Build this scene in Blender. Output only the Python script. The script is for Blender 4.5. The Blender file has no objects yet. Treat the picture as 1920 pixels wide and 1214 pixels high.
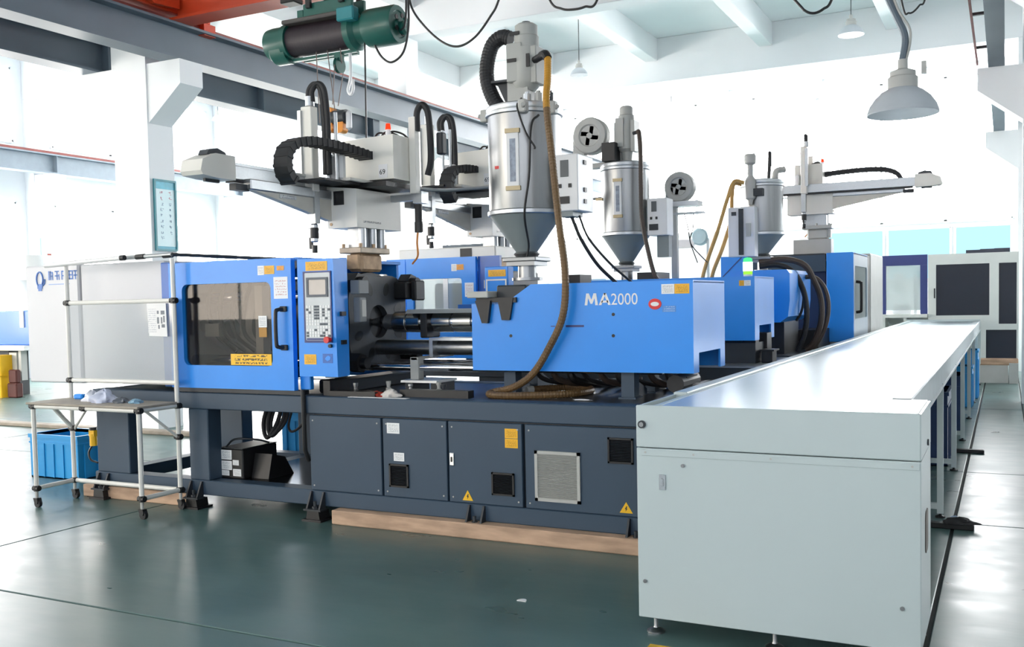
import bpy, math, random
from mathutils import Vector, Matrix
random.seed(7)
SC = bpy.context.scene
COL = SC.collection
R = math.radians

# ------------------------------------------------------------------ camera
cam_d = bpy.data.cameras.new('camera')
cam = bpy.data.objects.new('camera', cam_d)
COL.objects.link(cam)
CR = Vector((0.89367799, 0.44825895, -0.02008896))
CU = Vector((-0.0027586, 0.05025843, 0.99873244))
CW = Vector((-0.44870039, 0.89248978, -0.04615141))
M = Matrix((CR, CU, -CW)).transposed().to_4x4()
M.translation = Vector((0, 0, 1.55))
cam.matrix_world = M
cam_d.sensor_width = 36.0
cam_d.lens = 1826.87 / 1920 * 36
cam_d.shift_x = (960 - 968.52) / 1920
cam_d.shift_y = (648.91 - 607) / 1920
cam_d.clip_start = 0.05
cam_d.clip_end = 300
SC.camera = cam

# ------------------------------------------------------------------ world and light
world = bpy.data.worlds.new('overcast_sky')
world.use_nodes = True
SC.world = world
bg = world.node_tree.nodes['Background']
bg.inputs[0].default_value = (0.86, 0.95, 1.0, 1)
bg.inputs[1].default_value = 1.5
SC.view_settings.view_transform = 'Standard'
SC.view_settings.look = 'None'
SC.view_settings.gamma = 1.0
SC.view_settings.exposure = 0.15
SC.view_settings.use_curve_mapping = False

def area(name, loc, rot, sx, sy, power, col=(1, 1, 1)):
    l = bpy.data.lights.new(name, 'AREA')
    l.shape = 'RECTANGLE'; l.size = sx; l.size_y = sy; l.energy = power; l.color = col
    o = bpy.data.objects.new(name, l); COL.objects.link(o)
    o.location = loc; o.rotation_euler = rot
    return o
WIN_BACK, WIN_LEFT, WIN_FRONT, WIN_RIGHT = 20.0, 15.0, 2.8, 0.7   # brightness of the frosted daylight windows

# ------------------------------------------------------------------ materials
def lin(c):
    if isinstance(c, str):
        c = [int(c[i:i + 2], 16) / 255 for i in (0, 2, 4)]
        c = [x / 12.92 if x <= 0.04045 else ((x + 0.055) / 1.055) ** 2.4 for x in c]
    return (c[0], c[1], c[2], 1.0)
MATS = {}
def mat(name, col, rough=0.5, metal=0.0, var=0.06, scale=6.0, bump=0.0, emit=0.0, coat=0.0, stretch=None):
    if name in MATS: return MATS[name]
    m = bpy.data.materials.new(name); m.use_nodes = True
    nt = m.node_tree; b = nt.nodes['Principled BSDF']
    c = lin(col)
    b.inputs['Roughness'].default_value = rough
    b.inputs['Metallic'].default_value = metal
    b.inputs['Coat Weight'].default_value = coat
    b.inputs['Coat Roughness'].default_value = 0.12
    tc = nt.nodes.new('ShaderNodeTexCoord')
    n = nt.nodes.new('ShaderNodeTexNoise'); n.inputs['Scale'].default_value = scale; n.inputs['Detail'].default_value = 5
    if stretch:
        mp = nt.nodes.new('ShaderNodeMapping'); mp.inputs['Scale'].default_value = stretch
        nt.links.new(tc.outputs['Object'], mp.inputs['Vector']); nt.links.new(mp.outputs['Vector'], n.inputs['Vector'])
    else:
        nt.links.new(tc.outputs['Object'], n.inputs['Vector'])
    r = nt.nodes.new('ShaderNodeValToRGB')
    r.color_ramp.elements[0].position = 0.3; r.color_ramp.elements[1].position = 0.7
    r.color_ramp.elements[0].color = tuple(x * (1 - var) for x in c[:3]) + (1,)
    r.color_ramp.elements[1].color = tuple(min(1, x * (1 + var)) for x in c[:3]) + (1,)
    nt.links.new(n.outputs['Fac'], r.inputs['Fac'])
    nt.links.new(r.outputs['Color'], b.inputs['Base Color'])
    if bump:
        bp = nt.nodes.new('ShaderNodeBump'); bp.inputs['Strength'].default_value = bump; bp.inputs['Distance'].default_value = 0.01
        nt.links.new(n.outputs['Fac'], bp.inputs['Height']); nt.links.new(bp.outputs['Normal'], b.inputs['Normal'])
    if emit:
        b.inputs['Emission Color'].default_value = c; b.inputs['Emission Strength'].default_value = emit
    MATS[name] = m
    return m

def pane_mat(name, tint, gloss=0.12, rough=0.03, diffuse=0.0, dcol=(0.8, 0.85, 0.85)):
    if name in MATS: return MATS[name]
    m = bpy.data.materials.new(name); m.use_nodes = True
    nt = m.node_tree; nt.nodes.clear()
    out = nt.nodes.new('ShaderNodeOutputMaterial')
    t = nt.nodes.new('ShaderNodeBsdfTransparent'); t.inputs[0].default_value = (*tint, 1)
    g = nt.nodes.new('ShaderNodeBsdfGlossy'); g.inputs['Roughness'].default_value = rough
    d = nt.nodes.new('ShaderNodeBsdfDiffuse'); d.inputs[0].default_value = (*dcol, 1)
    m1 = nt.nodes.new('ShaderNodeMixShader'); m1.inputs[0].default_value = diffuse
    m2 = nt.nodes.new('ShaderNodeMixShader'); m2.inputs[0].default_value = gloss
    nt.links.new(t.outputs[0], m1.inputs[1]); nt.links.new(d.outputs[0], m1.inputs[2])
    nt.links.new(m1.outputs[0], m2.inputs[1]); nt.links.new(g.outputs[0], m2.inputs[2])
    nt.links.new(m2.outputs[0], out.inputs[0])
    MATS[name] = m
    return m

def glow(name, col, s):
    if name in MATS: return MATS[name]
    m = bpy.data.materials.new(name); m.use_nodes = True
    nt = m.node_tree; nt.nodes.clear()
    out = nt.nodes.new('ShaderNodeOutputMaterial'); e = nt.nodes.new('ShaderNodeEmission')
    e.inputs[0].default_value = lin(col); e.inputs[1].default_value = s
    nt.links.new(e.outputs[0], out.inputs[0])
    MATS[name] = m
    return m

def label_mat(name, base, ink, rows=6, dens=0.5, cols=30, axis='XZ', margin=0.1, rough=0.4, band=0.5):
    """flat print: rows of small characters on a plate, driven by the plate's own 0..1 coordinates"""
    if name in MATS: return MATS[name]
    m = bpy.data.materials.new(name); m.use_nodes = True
    nt = m.node_tree; b = nt.nodes['Principled BSDF']; b.inputs['Roughness'].default_value = rough
    N = nt.nodes.new; L = nt.links.new
    tc = N('ShaderNodeTexCoord'); sp = N('ShaderNodeSeparateXYZ'); L(tc.outputs['Generated'], sp.inputs[0])
    u, v = sp.outputs[axis[0]], sp.outputs[axis[1]]
    def mth(op, a, bb=None, c=None):
        n = N('ShaderNodeMath'); n.operation = op
        for i, x in enumerate((a, bb, c)):
            if x is None: continue
            if isinstance(x, (int, float)): n.inputs[i].default_value = x
            else: L(x, n.inputs[i])
        return n.outputs[0]
    vr = mth('MULTIPLY', v, rows); fr = mth('FRACT', vr); row = mth('FLOOR', vr)
    inrow = mth('MULTIPLY', mth('GREATER_THAN', fr, 0.5 - band / 2), mth('LESS_THAN', fr, 0.5 + band / 2))
    cb = N('ShaderNodeCombineXYZ'); L(mth('MULTIPLY', u, cols), cb.inputs[0]); L(mth('MULTIPLY', row, 7.3), cb.inputs[1]); L(mth('MULTIPLY', fr, 2.2), cb.inputs[2])
    nz = N('ShaderNodeTexNoise'); nz.inputs['Scale'].default_value = 1.0; nz.inputs['Detail'].default_value = 1; L(cb.outputs[0], nz.inputs['Vector'])
    ch = mth('GREATER_THAN', nz.outputs['Fac'], 1 - dens)
    mg = mth('MULTIPLY', mth('MULTIPLY', mth('GREATER_THAN', u, margin), mth('LESS_THAN', u, 1 - margin)), mth('MULTIPLY', mth('GREATER_THAN', v, margin), mth('LESS_THAN', v, 1 - margin)))
    k = mth('MULTIPLY', mth('MULTIPLY', inrow, ch), mg)
    mx = N('ShaderNodeMix'); mx.data_type = 'RGBA'; L(k, mx.inputs[0])
    mx.inputs[6].default_value = lin(base); mx.inputs[7].default_value = lin(ink)
    L(mx.outputs[2], b.inputs['Base Color'])
    MATS[name] = m
    return m

# ------------------------------------------------------------------ mesh helpers
class MB:
    def __init__(s): s.v = []; s.f = []
    def add(s, vs, fs):
        o = len(s.v); s.v += [tuple(p) for p in vs]; s.f += [tuple(i + o for i in f) for f in fs]; return s
    def box(s, x0, x1, y0, y1, z0, z1, b=0.0):
        if x0 > x1: x0, x1 = x1, x0
        if y0 > y1: y0, y1 = y1, y0
        if z0 > z1: z0, z1 = z1, z0
        if b <= 0:
            vs = [(x, y, z) for x in (x0, x1) for y in (y0, y1) for z in (z0, z1)]
            return s.add(vs, [(0, 1, 3, 2), (4, 6, 7, 5), (0, 4, 5, 1), (2, 3, 7, 6), (0, 2, 6, 4), (1, 5, 7, 3)])
        b = min(b, (x1 - x0) * .45, (y1 - y0) * .45, (z1 - z0) * .45)
        vs = []; X = (x0, x1); Y = (y0, y1); Z = (z0, z1); S = (1, -1); idx = {}
        for i in (0, 1):
            for j in (0, 1):
                for k in (0, 1):
                    c = (X[i], Y[j], Z[k])
                    for a in range(3):
                        p = list(c)
                        for q, t in ((0, i), (1, j), (2, k)):
                            if q != a: p[q] += b * S[t]
                        idx[i, j, k, a] = len(vs); vs.append(tuple(p))
        g = lambda i, j, k, a: idx[i, j, k, a]
        fs = []
        for i in (0, 1): fs.append((g(i, 0, 0, 0), g(i, 1, 0, 0), g(i, 1, 1, 0), g(i, 0, 1, 0)))
        for j in (0, 1): fs.append((g(0, j, 0, 1), g(1, j, 0, 1), g(1, j, 1, 1), g(0, j, 1, 1)))
        for k in (0, 1): fs.append((g(0, 0, k, 2), g(1, 0, k, 2), g(1, 1, k, 2), g(0, 1, k, 2)))
        for i in (0, 1):
            for j in (0, 1): fs.append((g(i, j, 0, 0), g(i, j, 0, 1), g(i, j, 1, 1), g(i, j, 1, 0)))
            for k in (0, 1): fs.append((g(i, 0, k, 0), g(i, 0, k, 2), g(i, 1, k, 2), g(i, 1, k, 0)))
        for j in (0, 1):
            for k in (0, 1): fs.append((g(0, j, k, 1), g(0, j, k, 2), g(1, j, k, 2), g(1, j, k, 1)))
        for i in (0, 1):
            for j in (0, 1):
                for k in (0, 1): fs.append((g(i, j, k, 0), g(i, j, k, 1), g(i, j, k, 2)))
        return s.add(vs, fs)
    def prism(s, poly, ax, a0, a1):
        """poly of 2-D points in the plane normal to ax (x: (y,z), y: (x,z), z: (x,y))"""
        def P(p, a): return {'x': (a, p[0], p[1]), 'y': (p[0], a, p[1]), 'z': (p[0], p[1], a)}[ax]
        n = len(poly)
        vs = [P(p, a0) for p in poly] + [P(p, a1) for p in poly]
        return s.add(vs, [tuple(range(n))[::-1], tuple(range(n, 2 * n))] + [(i, (i + 1) % n, n + (i + 1) % n, n + i) for i in range(n)])
    def ring(s, outer, inner, ax, a0, a1):
        """plate with a hole; outer and inner have the same number of points"""
        def P(p, a): return {'x': (a, p[0], p[1]), 'y': (p[0], a, p[1]), 'z': (p[0], p[1], a)}[ax]
        n = len(outer)
        vs = [P(p, a) for a in (a0, a1) for q in (outer, inner) for p in q]
        fs = []
        for i in range(n):
            j = (i + 1) % n
            fs += [(i, j, n + j, n + i), (2 * n + i, 3 * n + i, 3 * n + j, 2 * n + j), (i, 2 * n + i, 2 * n + j, j), (n + i, n + j, 3 * n + j, 3 * n + i)]
        return s.add(vs, fs)
    def cyl(s, p0, p1, r0, r1=None, n=16, cap=True):
        r1 = r0 if r1 is None else r1
        p0 = Vector(p0); p1 = Vector(p1); d = (p1 - p0).normalized()
        a = d.orthogonal().normalized(); c = d.cross(a)
        vs = []
        for p, r in ((p0, r0), (p1, r1)):
            for i in range(n):
                t = 2 * math.pi * i / n
                vs.append(p + a * (r * math.cos(t)) + c * (r * math.sin(t)))
        fs = [(i, (i + 1) % n, n + (i + 1) % n, n + i) for i in range(n)]
        if cap: fs += [tuple(range(n))[::-1], tuple(range(n, 2 * n))]
        return s.add(vs, fs)
    def lathe(s, cx, cy, prof, n=32, ax='z'):
        vs = []; k = len(prof)
        for r, z in prof:
            for i in range(n):
                t = 2 * math.pi * i / n
                if ax == 'z': vs.append((cx + r * math.cos(t), cy + r * math.sin(t), z))
                elif ax == 'x': vs.append((z, cx + r * math.cos(t), cy + r * math.sin(t)))
                else: vs.append((cx + r * math.cos(t), z, cy + r * math.sin(t)))
        fs = [(j * n + i, j * n + (i + 1) % n, (j + 1) * n + (i + 1) % n, (j + 1) * n + i) for j in range(k - 1) for i in range(n)]
        if prof[0][0] > 1e-6: fs.append(tuple(range(n))[::-1])
        if prof[-1][0] > 1e-6: fs.append(tuple(range((k - 1) * n, k * n)))
        return s.add(vs, fs)
    def tube(s, pts, r, n=8, rib=0.0, cap=True, step=None):
        pts = [Vector(p) for p in pts]
        if step: pts = resample(pts, step)
        k = len(pts); vs = []
        t0 = (pts[1] - pts[0]).normalized(); a = t0.orthogonal().normalized()
        for i, p in enumerate(pts):
            t = (pts[min(i + 1, k - 1)] - pts[max(i - 1, 0)]).normalized()
            a = (a - t * a.dot(t)).normalized(); c = t.cross(a)
            rr = (r[i] if isinstance(r, (list, tuple)) else r) * (1 + (rib if i % 2 else 0))
            for j in range(n):
                q = 2 * math.pi * j / n
                vs.append(p + a * (rr * math.cos(q)) + c * (rr * math.sin(q)))
        fs = [(i * n + j, i * n + (j + 1) % n, (i + 1) * n + (j + 1) % n, (i + 1) * n + j) for i in range(k - 1) for j in range(n)]
        if cap: fs += [tuple(range(n))[::-1], tuple(range((k - 1) * n, k * n))]
        return s.add(vs, fs)
    def ribbon(s, pts, w, h, side):
        """rectangular section (w along side, h across) swept along pts"""
        pts = [Vector(p) for p in pts]; k = len(pts); side = Vector(side).normalized(); vs = []
        for i, p in enumerate(pts):
            t = (pts[min(i + 1, k - 1)] - pts[max(i - 1, 0)]).normalized(); up = side.cross(t).normalized()
            for sx, sy in ((-1, -1), (1, -1), (1, 1), (-1, 1)): vs.append(p + side * (sx * w / 2) + up * (sy * h / 2))
        fs = [(i * 4 + j, i * 4 + (j + 1) % 4, (i + 1) * 4 + (j + 1) % 4, (i + 1) * 4 + j) for i in range(k - 1) for j in range(4)]
        return s.add(vs, fs + [(0, 1, 2, 3), tuple((k - 1) * 4 + q for q in (0, 1, 2, 3))])

def spline(pts, n=8):
    P = [Vector(p) for p in pts]; P = [P[0] * 2 - P[1]] + P + [P[-1] * 2 - P[-2]]; out = []
    for i in range(1, len(P) - 2):
        a, b, c, d = P[i - 1:i + 3]
        for j in range(n):
            t = j / n
            out.append(0.5 * ((2 * b) + (c - a) * t + (2 * a - 5 * b + 4 * c - d) * t * t + (3 * b - a - 3 * c + d) * t ** 3))
    return out + [P[-2]]
def resample(pts, step):
    out = [pts[0]]; acc = 0.0
    for a, b in zip(pts, pts[1:]):
        L = (b - a).length; d = step - acc
        while d <= L:
            out.append(a.lerp(b, d / L)); d += step
        acc = L - (d - step)
    return out
def rrect(x0, x1, z0, z1, r, k=5):
    pts = []
    for cx, cz, a in ((x1 - r, z1 - r, 0), (x0 + r, z1 - r, 90), (x0 + r, z0 + r, 180), (x1 - r, z0 + r, 270)):
        for i in range(k):
            t = R(a + 90 * i / (k - 1)); pts.append((cx + r * math.cos(t), cz + r * math.sin(t)))
    return pts
def orect(x0, x1, z0, z1, k=5):
    pts = []
    for cx, cz in ((x1, z1), (x0, z1), (x0, z0), (x1, z0)): pts += [(cx, cz)] * k
    # spread the points towards the corners so the ring has clean quads
    return pts

ORG = {}
def mesh_obj(mb, name, material, org, smooth=30):
    me = bpy.data.meshes.new(name)
    ox, oy, oz = org
    me.from_pydata([(x - ox, y - oy, z - oz) for x, y, z in mb.v], [], mb.f)
    me.update()
    import bmesh
    bm = bmesh.new(); bm.from_mesh(me)
    bmesh.ops.remove_doubles(bm, verts=bm.verts, dist=1e-6)
    bmesh.ops.recalc_face_normals(bm, faces=bm.faces); bm.to_mesh(me); bm.free()
    if smooth:
        me.shade_smooth(); me.set_sharp_from_angle(angle=R(smooth))
    me.materials.append(material)
    o = bpy.data.objects.new(name, me); COL.objects.link(o)
    return o
def meta(o, label, cat=None, group=None, kind=None):
    if label: o['label'] = label
    if cat: o['category'] = cat
    if group: o['group'] = group
    if kind: o['kind'] = kind
    return o
def thing(name, label, cat, loc=(0, 0, 0), group=None):
    o = bpy.data.objects.new(name, None); COL.objects.link(o); o.location = loc; o.empty_display_size = .1
    ORG[o.name] = Vector(loc)
    return meta(o, label, cat, group)
def part(mb, name, material, parent, smooth=30, label=None, kind=None):
    org = ORG[parent.name]
    o = mesh_obj(mb, name, material, org, smooth); o.parent = parent
    ORG[o.name] = org
    return meta(o, label, None, None, kind)
def single(mb, name, material, label, cat, loc, group=None, smooth=30, kind=None):
    o = mesh_obj(mb, name, material, loc, smooth); o.location = loc
    ORG[o.name] = Vector(loc)
    return meta(o, label, cat, group, kind)
def struct(mb, name, material, loc=(0, 0, 0), parent=None, smooth=30):
    o = mesh_obj(mb, name, material, ORG[parent.name] if parent else loc, smooth)
    if parent: o.parent = parent; ORG[o.name] = ORG[parent.name]
    else: o.location = loc; o['kind'] = 'structure'; ORG[o.name] = Vector(loc)
    return o
def dup(src, loc, rotz=0.0, scale=1.0, label=None, group=None, parent=None):
    c = src.copy(); COL.objects.link(c)
    if parent is None:
        c.location = loc; c.rotation_euler = (0, 0, rotz)
        c.scale = (scale,) * 3 if isinstance(scale, (int, float)) else scale
        if label: c['label'] = label
        if group: c['group'] = group
    else: c.parent = parent
    for ch in list(src.children): dup(ch, None, parent=c)
    return c
def B(*a, **k): return MB().box(*a, **k)
def text(s, size, loc, rot, material, parent, name='lettering', ext=0.001, sx=1.0, bold=0.0):
    cu = bpy.data.curves.new('t', 'FONT'); cu.body = s; cu.size = size; cu.extrude = ext; cu.resolution_u = 4; cu.offset = bold
    o = bpy.data.objects.new('t', cu); COL.objects.link(o)
    bpy.context.view_layer.update()
    me = bpy.data.meshes.new_from_object(o.evaluated_get(bpy.context.evaluated_depsgraph_get()))
    bpy.data.objects.remove(o)
    mt = Matrix.Translation(Vector(loc) - ORG[parent.name]) @ rot.to_4x4() @ Matrix.Diagonal((sx, 1, 1, 1))
    me.transform(mt); me.materials.clear(); me.materials.append(material)
    t = bpy.data.objects.new(name, me); COL.objects.link(t); t.parent = parent; ORG[t.name] = ORG[parent.name]
    return t
FRONT = Matrix(((1, 0, 0), (0, 0, -1), (0, 1, 0)))       # text plane facing -Y
RIGHT = Matrix(((0, 0, 1), (1, 0, 0), (0, 1, 0)))        # text plane facing +X

# ------------------------------------------------------------------ palette
BLUE = mat('blue_paint', '2090f2', 0.40, var=0.03, scale=3, coat=0.2)
DBLUE = mat('deep_blue_paint', '1c62b8', 0.4, var=0.05, scale=3, coat=0.2)
NAVY = mat('navy_paint', '2b3a78', 0.4, var=0.04)
GREY = mat('slate_grey_paint', '33475a', 0.5, var=0.05, scale=2.5)
DGREY = mat('dark_grey_paint', '2c3136', 0.5, var=0.1)
BLACK = mat('black_plastic', '17181a', 0.45, var=0.15, scale=20)
PLATEN = mat('cast_platen_paint', '3a3f44', 0.5, var=0.15, scale=10, bump=0.1)
BEIGE = mat('robot_ivory_paint', 'eae8e0', 0.45, var=0.02, scale=2)
ALU = mat('aluminium', 'b9bdc0', 0.35, metal=0.85, var=0.04, stretch=(1, 12, 12))
STEEL = mat('brushed_steel', '989a9b', 0.34, metal=1.0, var=0.05, scale=4, stretch=(10, 10, 0.5))
CHROME = mat('chrome', 'd8dade', 0.12, metal=1.0, var=0.02)
CONE = mat('grey_hopper_cone', '848e8f', 0.45, metal=0.0, var=0.03)
LGREY = mat('light_grey_paint', 'b4b5b1', 0.45, var=0.04)
CABW = mat('pale_green_grey_paint', 'bcc9ca', 0.38, var=0.015, scale=1.5, coat=0.15)
WHITEP = mat('white_paint', 'e8e9ea', 0.4, var=0.02)
TUBEW = mat('ivory_coated_tube', 'e3e2dc', 0.3, var=0.02, coat=0.3)
ORANGE = mat('orange_crane_paint', 'c8431f', 0.45, var=0.08, scale=3)
GREEN = mat('green_hoist_paint', '15564c', 0.38, var=0.1, scale=5, coat=0.2)
GIRD = mat('blue_grey_steel_paint', '5c6a76', 0.45, var=0.08, scale=1.5)
RAILRED = mat('rail_red_oxide', '8c4a44', 0.6, var=0.15, scale=8)
YELLOW = mat('yellow_paint', 'f2bd1c', 0.45, var=0.04)
RED = mat('red_plastic', 'd8201f', 0.35)
SCREEN = mat('lcd_screen', 'b9b2ac', 0.2, var=0.08, scale=8)
WALL = mat('white_wall_paint', 'eff2f4', 0.8, var=0.015, scale=1.2)
WOOD = mat('raw_timber', 'b99b82', 0.75, var=0.28, scale=3.0, bump=0.25, stretch=(1.2, 6, 6))
RUBBER = mat('black_rubber', '202124', 0.6, var=0.15, scale=30)
HOSEB = mat('brown_ribbed_hose', '6d5434', 0.45, var=0.25, scale=4)
HOSEY = mat('amber_hose', 'bd8a2c', 0.4, var=0.2, scale=5)
HOSED = mat('dark_hydraulic_hose', '4a3f38', 0.5, var=0.2)
BINB = mat('blue_crate_plastic', '1f97d8', 0.4, var=0.05, scale=3)
CLEAR = pane_mat('guard_acrylic', (0.66, 0.63, 0.60), gloss=0.035, rough=0.02)
CLEARW = pane_mat('pale_acrylic', (0.75, 0.78, 0.78), gloss=0.10, rough=0.04, diffuse=0.45, dcol=(0.62, 0.68, 0.68))
FILM = pane_mat('plastic_film', (0.92, 0.93, 0.94), gloss=0.08, rough=0.08, diffuse=0.28, dcol=(0.72, 0.75, 0.77))
WINB = glow('daylight_back', 'ffffff', WIN_BACK)
WINL = glow('daylight_left', 'fff9f2', WIN_LEFT)
WINFL = glow('daylight_front_left', 'fff4e6', 8.5)
WINU = glow('daylight_left_upper', 'eef4ff', 5.0)
WINF = glow('daylight_front', 'f6f8ff', WIN_FRONT)
WINR = glow('daylight_right', 'f2f8ff', WIN_RIGHT)
WINC = glow('cyan_glass', 'b8eeff', 1.15)
LBLW = label_mat('white_notice', 'eef0f0', '8a8f98', 9, 0.5)
LBLY = label_mat('yellow_notice', 'f2b61e', '9a6a10', 7, 0.5)
LBLO = label_mat('orange_notice', 'eda23a', 'b8701a', 3, 0.5)

# ------------------------------------------------------------------ floor
def floor_mat():
    m = bpy.data.materials.new('painted_concrete_floor'); m.use_nodes = True
    nt = m.node_tree; b = nt.nodes['Principled BSDF']; N = nt.nodes.new; L = nt.links.new
    tc = N('ShaderNodeTexCoord')
    n1 = N('ShaderNodeTexNoise'); n1.inputs['Scale'].default_value = 0.55; n1.inputs['Detail'].default_value = 3; n1.inputs['Roughness'].default_value = 0.5
    n2 = N('ShaderNodeTexNoise'); n2.inputs['Scale'].default_value = 3.2; n2.inputs['Detail'].default_value = 2.5
    n3 = N('ShaderNodeTexNoise'); n3.inputs['Scale'].default_value = 1.6; n3.inputs['Detail'].default_value = 3
    mp = N('ShaderNodeMapping'); mp.inputs['Scale'].default_value = (1, 1.8, 1); L(tc.outputs['Object'], mp.inputs[0])
    for n in (n1, n2, n3): L(mp.outputs[0], n.inputs['Vector'])
    r = N('ShaderNodeValToRGB'); e = r.color_ramp.elements
    e[0].position = .3; e[0].color = lin('425d5b'); e[1].position = .7; e[1].color = lin('5b7774')
    L(n1.outputs['Fac'], r.inputs['Fac'])
    mx = N('ShaderNodeMix'); mx.data_type = 'RGBA'; mx.blend_type = 'MULTIPLY'; mx.inputs[0].default_value = .16
    L(r.outputs['Color'], mx.inputs[6])
    r2 = N('ShaderNodeValToRGB'); r2.color_ramp.elements[0].position = .35; r2.color_ramp.elements[1].position = .65
    r2.color_ramp.elements[0].color = (.55, .55, .55, 1); L(n2.outputs['Fac'], r2.inputs['Fac']); L(r2.outputs['Color'], mx.inputs[7])
    L(mx.outputs[2], b.inputs['Base Color'])
    mr = N('ShaderNodeMapRange'); mr.inputs[1].default_value = .3; mr.inputs[2].default_value = .7; mr.inputs[3].default_value = .25; mr.inputs[4].default_value = .40
    av = N('ShaderNodeMath'); av.operation = 'MULTIPLY_ADD'; av.inputs[1].default_value = .5; L(n1.outputs['Fac'], av.inputs[0]); hv = N('ShaderNodeMath'); hv.operation = 'MULTIPLY'; hv.inputs[1].default_value = .5; L(n2.outputs['Fac'], hv.inputs[0]); L(hv.outputs[0], av.inputs[2])
    L(av.outputs[0], mr.inputs[0]); L(mr.outputs[0], b.inputs['Roughness'])
    bp = N('ShaderNodeBump'); bp.inputs['Strength'].default_value = .08; bp.inputs['Distance'].default_value = .012
    ad = N('ShaderNodeMath'); ad.operation = 'ADD'; L(n2.outputs['Fac'], ad.inputs[0]); mp3 = N('ShaderNodeMapping'); mp3.inputs['Scale'].default_value = (1.2, 4.5, 1); L(tc.outputs['Object'], mp3.inputs[0]); L(mp3.outputs[0], n3.inputs['Vector']); L(n3.outputs['Fac'], ad.inputs[1])
    L(ad.outputs[0], bp.inputs['Height']); L(bp.outputs['Normal'], b.inputs['Normal'])
    b.inputs['Specular IOR Level'].default_value = 0.6
    return m
FLOOR = floor_mat()
JOINT = mat('joint_filler', '1d2224', 0.8, var=0.2)
fl = struct(B(-20, 10.5, -7, 27.3, -0.25, -0.012), 'floor', JOINT)
xs = [-20, -15.95, -10.94, -5.93, -0.31, 0.2, 4.9, 10.5]
ys = [-7, -1.5, 3.48, 7.1, 9.16, 14.2, 19.2, 24, 27.3]
for i in range(len(xs) - 1):
    for j in range(len(ys) - 1):
        g = 0.007
        o = struct(B(xs[i] + g * (1.6 if xs[i] == -0.31 else 1), xs[i + 1] - g * (1.6 if xs[i + 1] == -0.31 else 1), ys[j] + g, ys[j + 1] - g, -0.012, 0, b=0.004), 'slab', FLOOR, parent=fl)

# ------------------------------------------------------------------ shell
struct(B(-20.3, 10.8, -7, 27.3, 7.3, 7.5), 'ceiling', WALL)
struct(B(-20.3, 10.8, 27.3, 27.5, 0, 7.3), 'wall_back', WALL)
struct(B(-20.3, -20, -7, 27.3, 0, 7.3), 'wall_left', WALL)
struct(B(10.5, 10.8, -7, 27.3, 0, 7.3), 'wall_right', WALL)
struct(B(-20.3, 10.8, -7.2, -7, 0, 7.3), 'wall_front', WALL)
for k, y in enumerate((-3, 3, 9, 15, 21)):
    struct(B(-20, 10.5, y, y + 0.41, 6.34, 7.3, b=0.01), 'ceiling_beam', WALL)
for k in range(-2, 7):
    x = -2.02 - 2.52 * k
    for y0 in (-6.98, -2.59, 3.41, 9.41, 15.41, 21.41):
        struct(B(x - 0.14, x + 0.14, y0, {-6.98: -3, -2.59: 3, 3.41: 9, 9.41: 15, 15.41: 21, 21.41: 27.29}[y0], 6.81, 7.3, b=0.01), 'ceiling_joist', WALL)
WN = [0]
def window(axis, pos, a0, a1, z0, z1, nm, pm, nz=1, fr=0.07, inset=1):
    """frame, mullions and panes; axis 'y' = wall normal to Y at y=pos, 'x' = wall normal to X at x=pos"""
    WN[0] += 1
    def bx(m, u0, u1, w0, w1, d0, d1):
        if axis == 'y': m.box(u0, u1, pos + d0, pos + d1, w0, w1)
        else: m.box(pos + d0, pos + d1, u0, u1, w0, w1)
    m = MB(); d = 0.06 * inset
    us = [a0 + (a1 - a0) * i / nm for i in range(nm + 1)]; zs = [z0 + (z1 - z0) * i / nz for i in range(nz + 1)]
    for u in us: bx(m, u - fr / 2, u + fr / 2, z0, z1, -d, 0)
    for z in zs: bx(m, a0, a1, z - fr / 2, z + fr / 2, -d, 0)
    w = struct(m, 'window_%d' % WN[0], WALL)
    for i in range(nm):
        for j in range(nz):
            q = MB(); bx(q, us[i] + fr / 2, us[i + 1] - fr / 2, zs[j] + fr / 2, zs[j + 1] - fr / 2, -d * .5, -d * .35)
            struct(q, 'pane', pm, parent=w, smooth=0)
    return w
for a0, a1 in ((-19.6, -14.4), (-13.9, -10.4), (-9.5, -4.6), (-4.45, 0.15), (0.95, 5.2), (5.6, 10.2)):
    window('y', 27.3, a0, a1, 3.36, 7.0, 3, WINB)
for a0, a1 in ((-4.41, -2.87), (-2.77, -1.26), (-1.16, 0.12)):
    window('y', 27.3, a0, a1, 1.9, 3.21, 1, WINC, fr=0.05)
for y in (-3, 3, 9, 15, 21):
    window('x', -20, y + 0.7, y + 5.7, 0.95, 4.0, 3, WINL, inset=-1)
    window('x', -20, y + 0.7, y + 5.7, 5.35, 7.0, 3, WINU, inset=-1)
for x in (-19.4, -14.2, -9.0, -3.8, 1.4, 6.4):
    window('y', -7, x, x + 4.2, 1.2, 6.2, 3, WINFL if x < -9.5 else WINF, inset=-1)
for y in (-6, 0, 6, 12, 18):
    window('x', 10.5, y, y + 5, 1.0, 6.0, 3, WINR)

def column(x0, x1, y, cl=True, cr=True):
    m = MB(); d = 0.42
    m.box(x0, x1, y, y + d, 0, 6.34)
    for side, on in ((-1, cl), (1, cr)):
        if not on: continue
        xe = x0 if side < 0 else x1
        m.prism([(xe, 3.88), (xe, 4.62), (xe + side * 0.56, 4.62), (xe + side * 0.56, 4.32)], 'y', y + 0.02, y + d - 0.02)
    o = struct(m, 'column', WALL, loc=(x0, y, 0), smooth=20); return o
for y in (3, 9, 15, 21):
    column(-10.26, -9.66, y)
    column(0.20, 0.80, y)
for y in (9, 15, 21): column(-20.0, -19.7, y, cl=False, cr=True)

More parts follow.
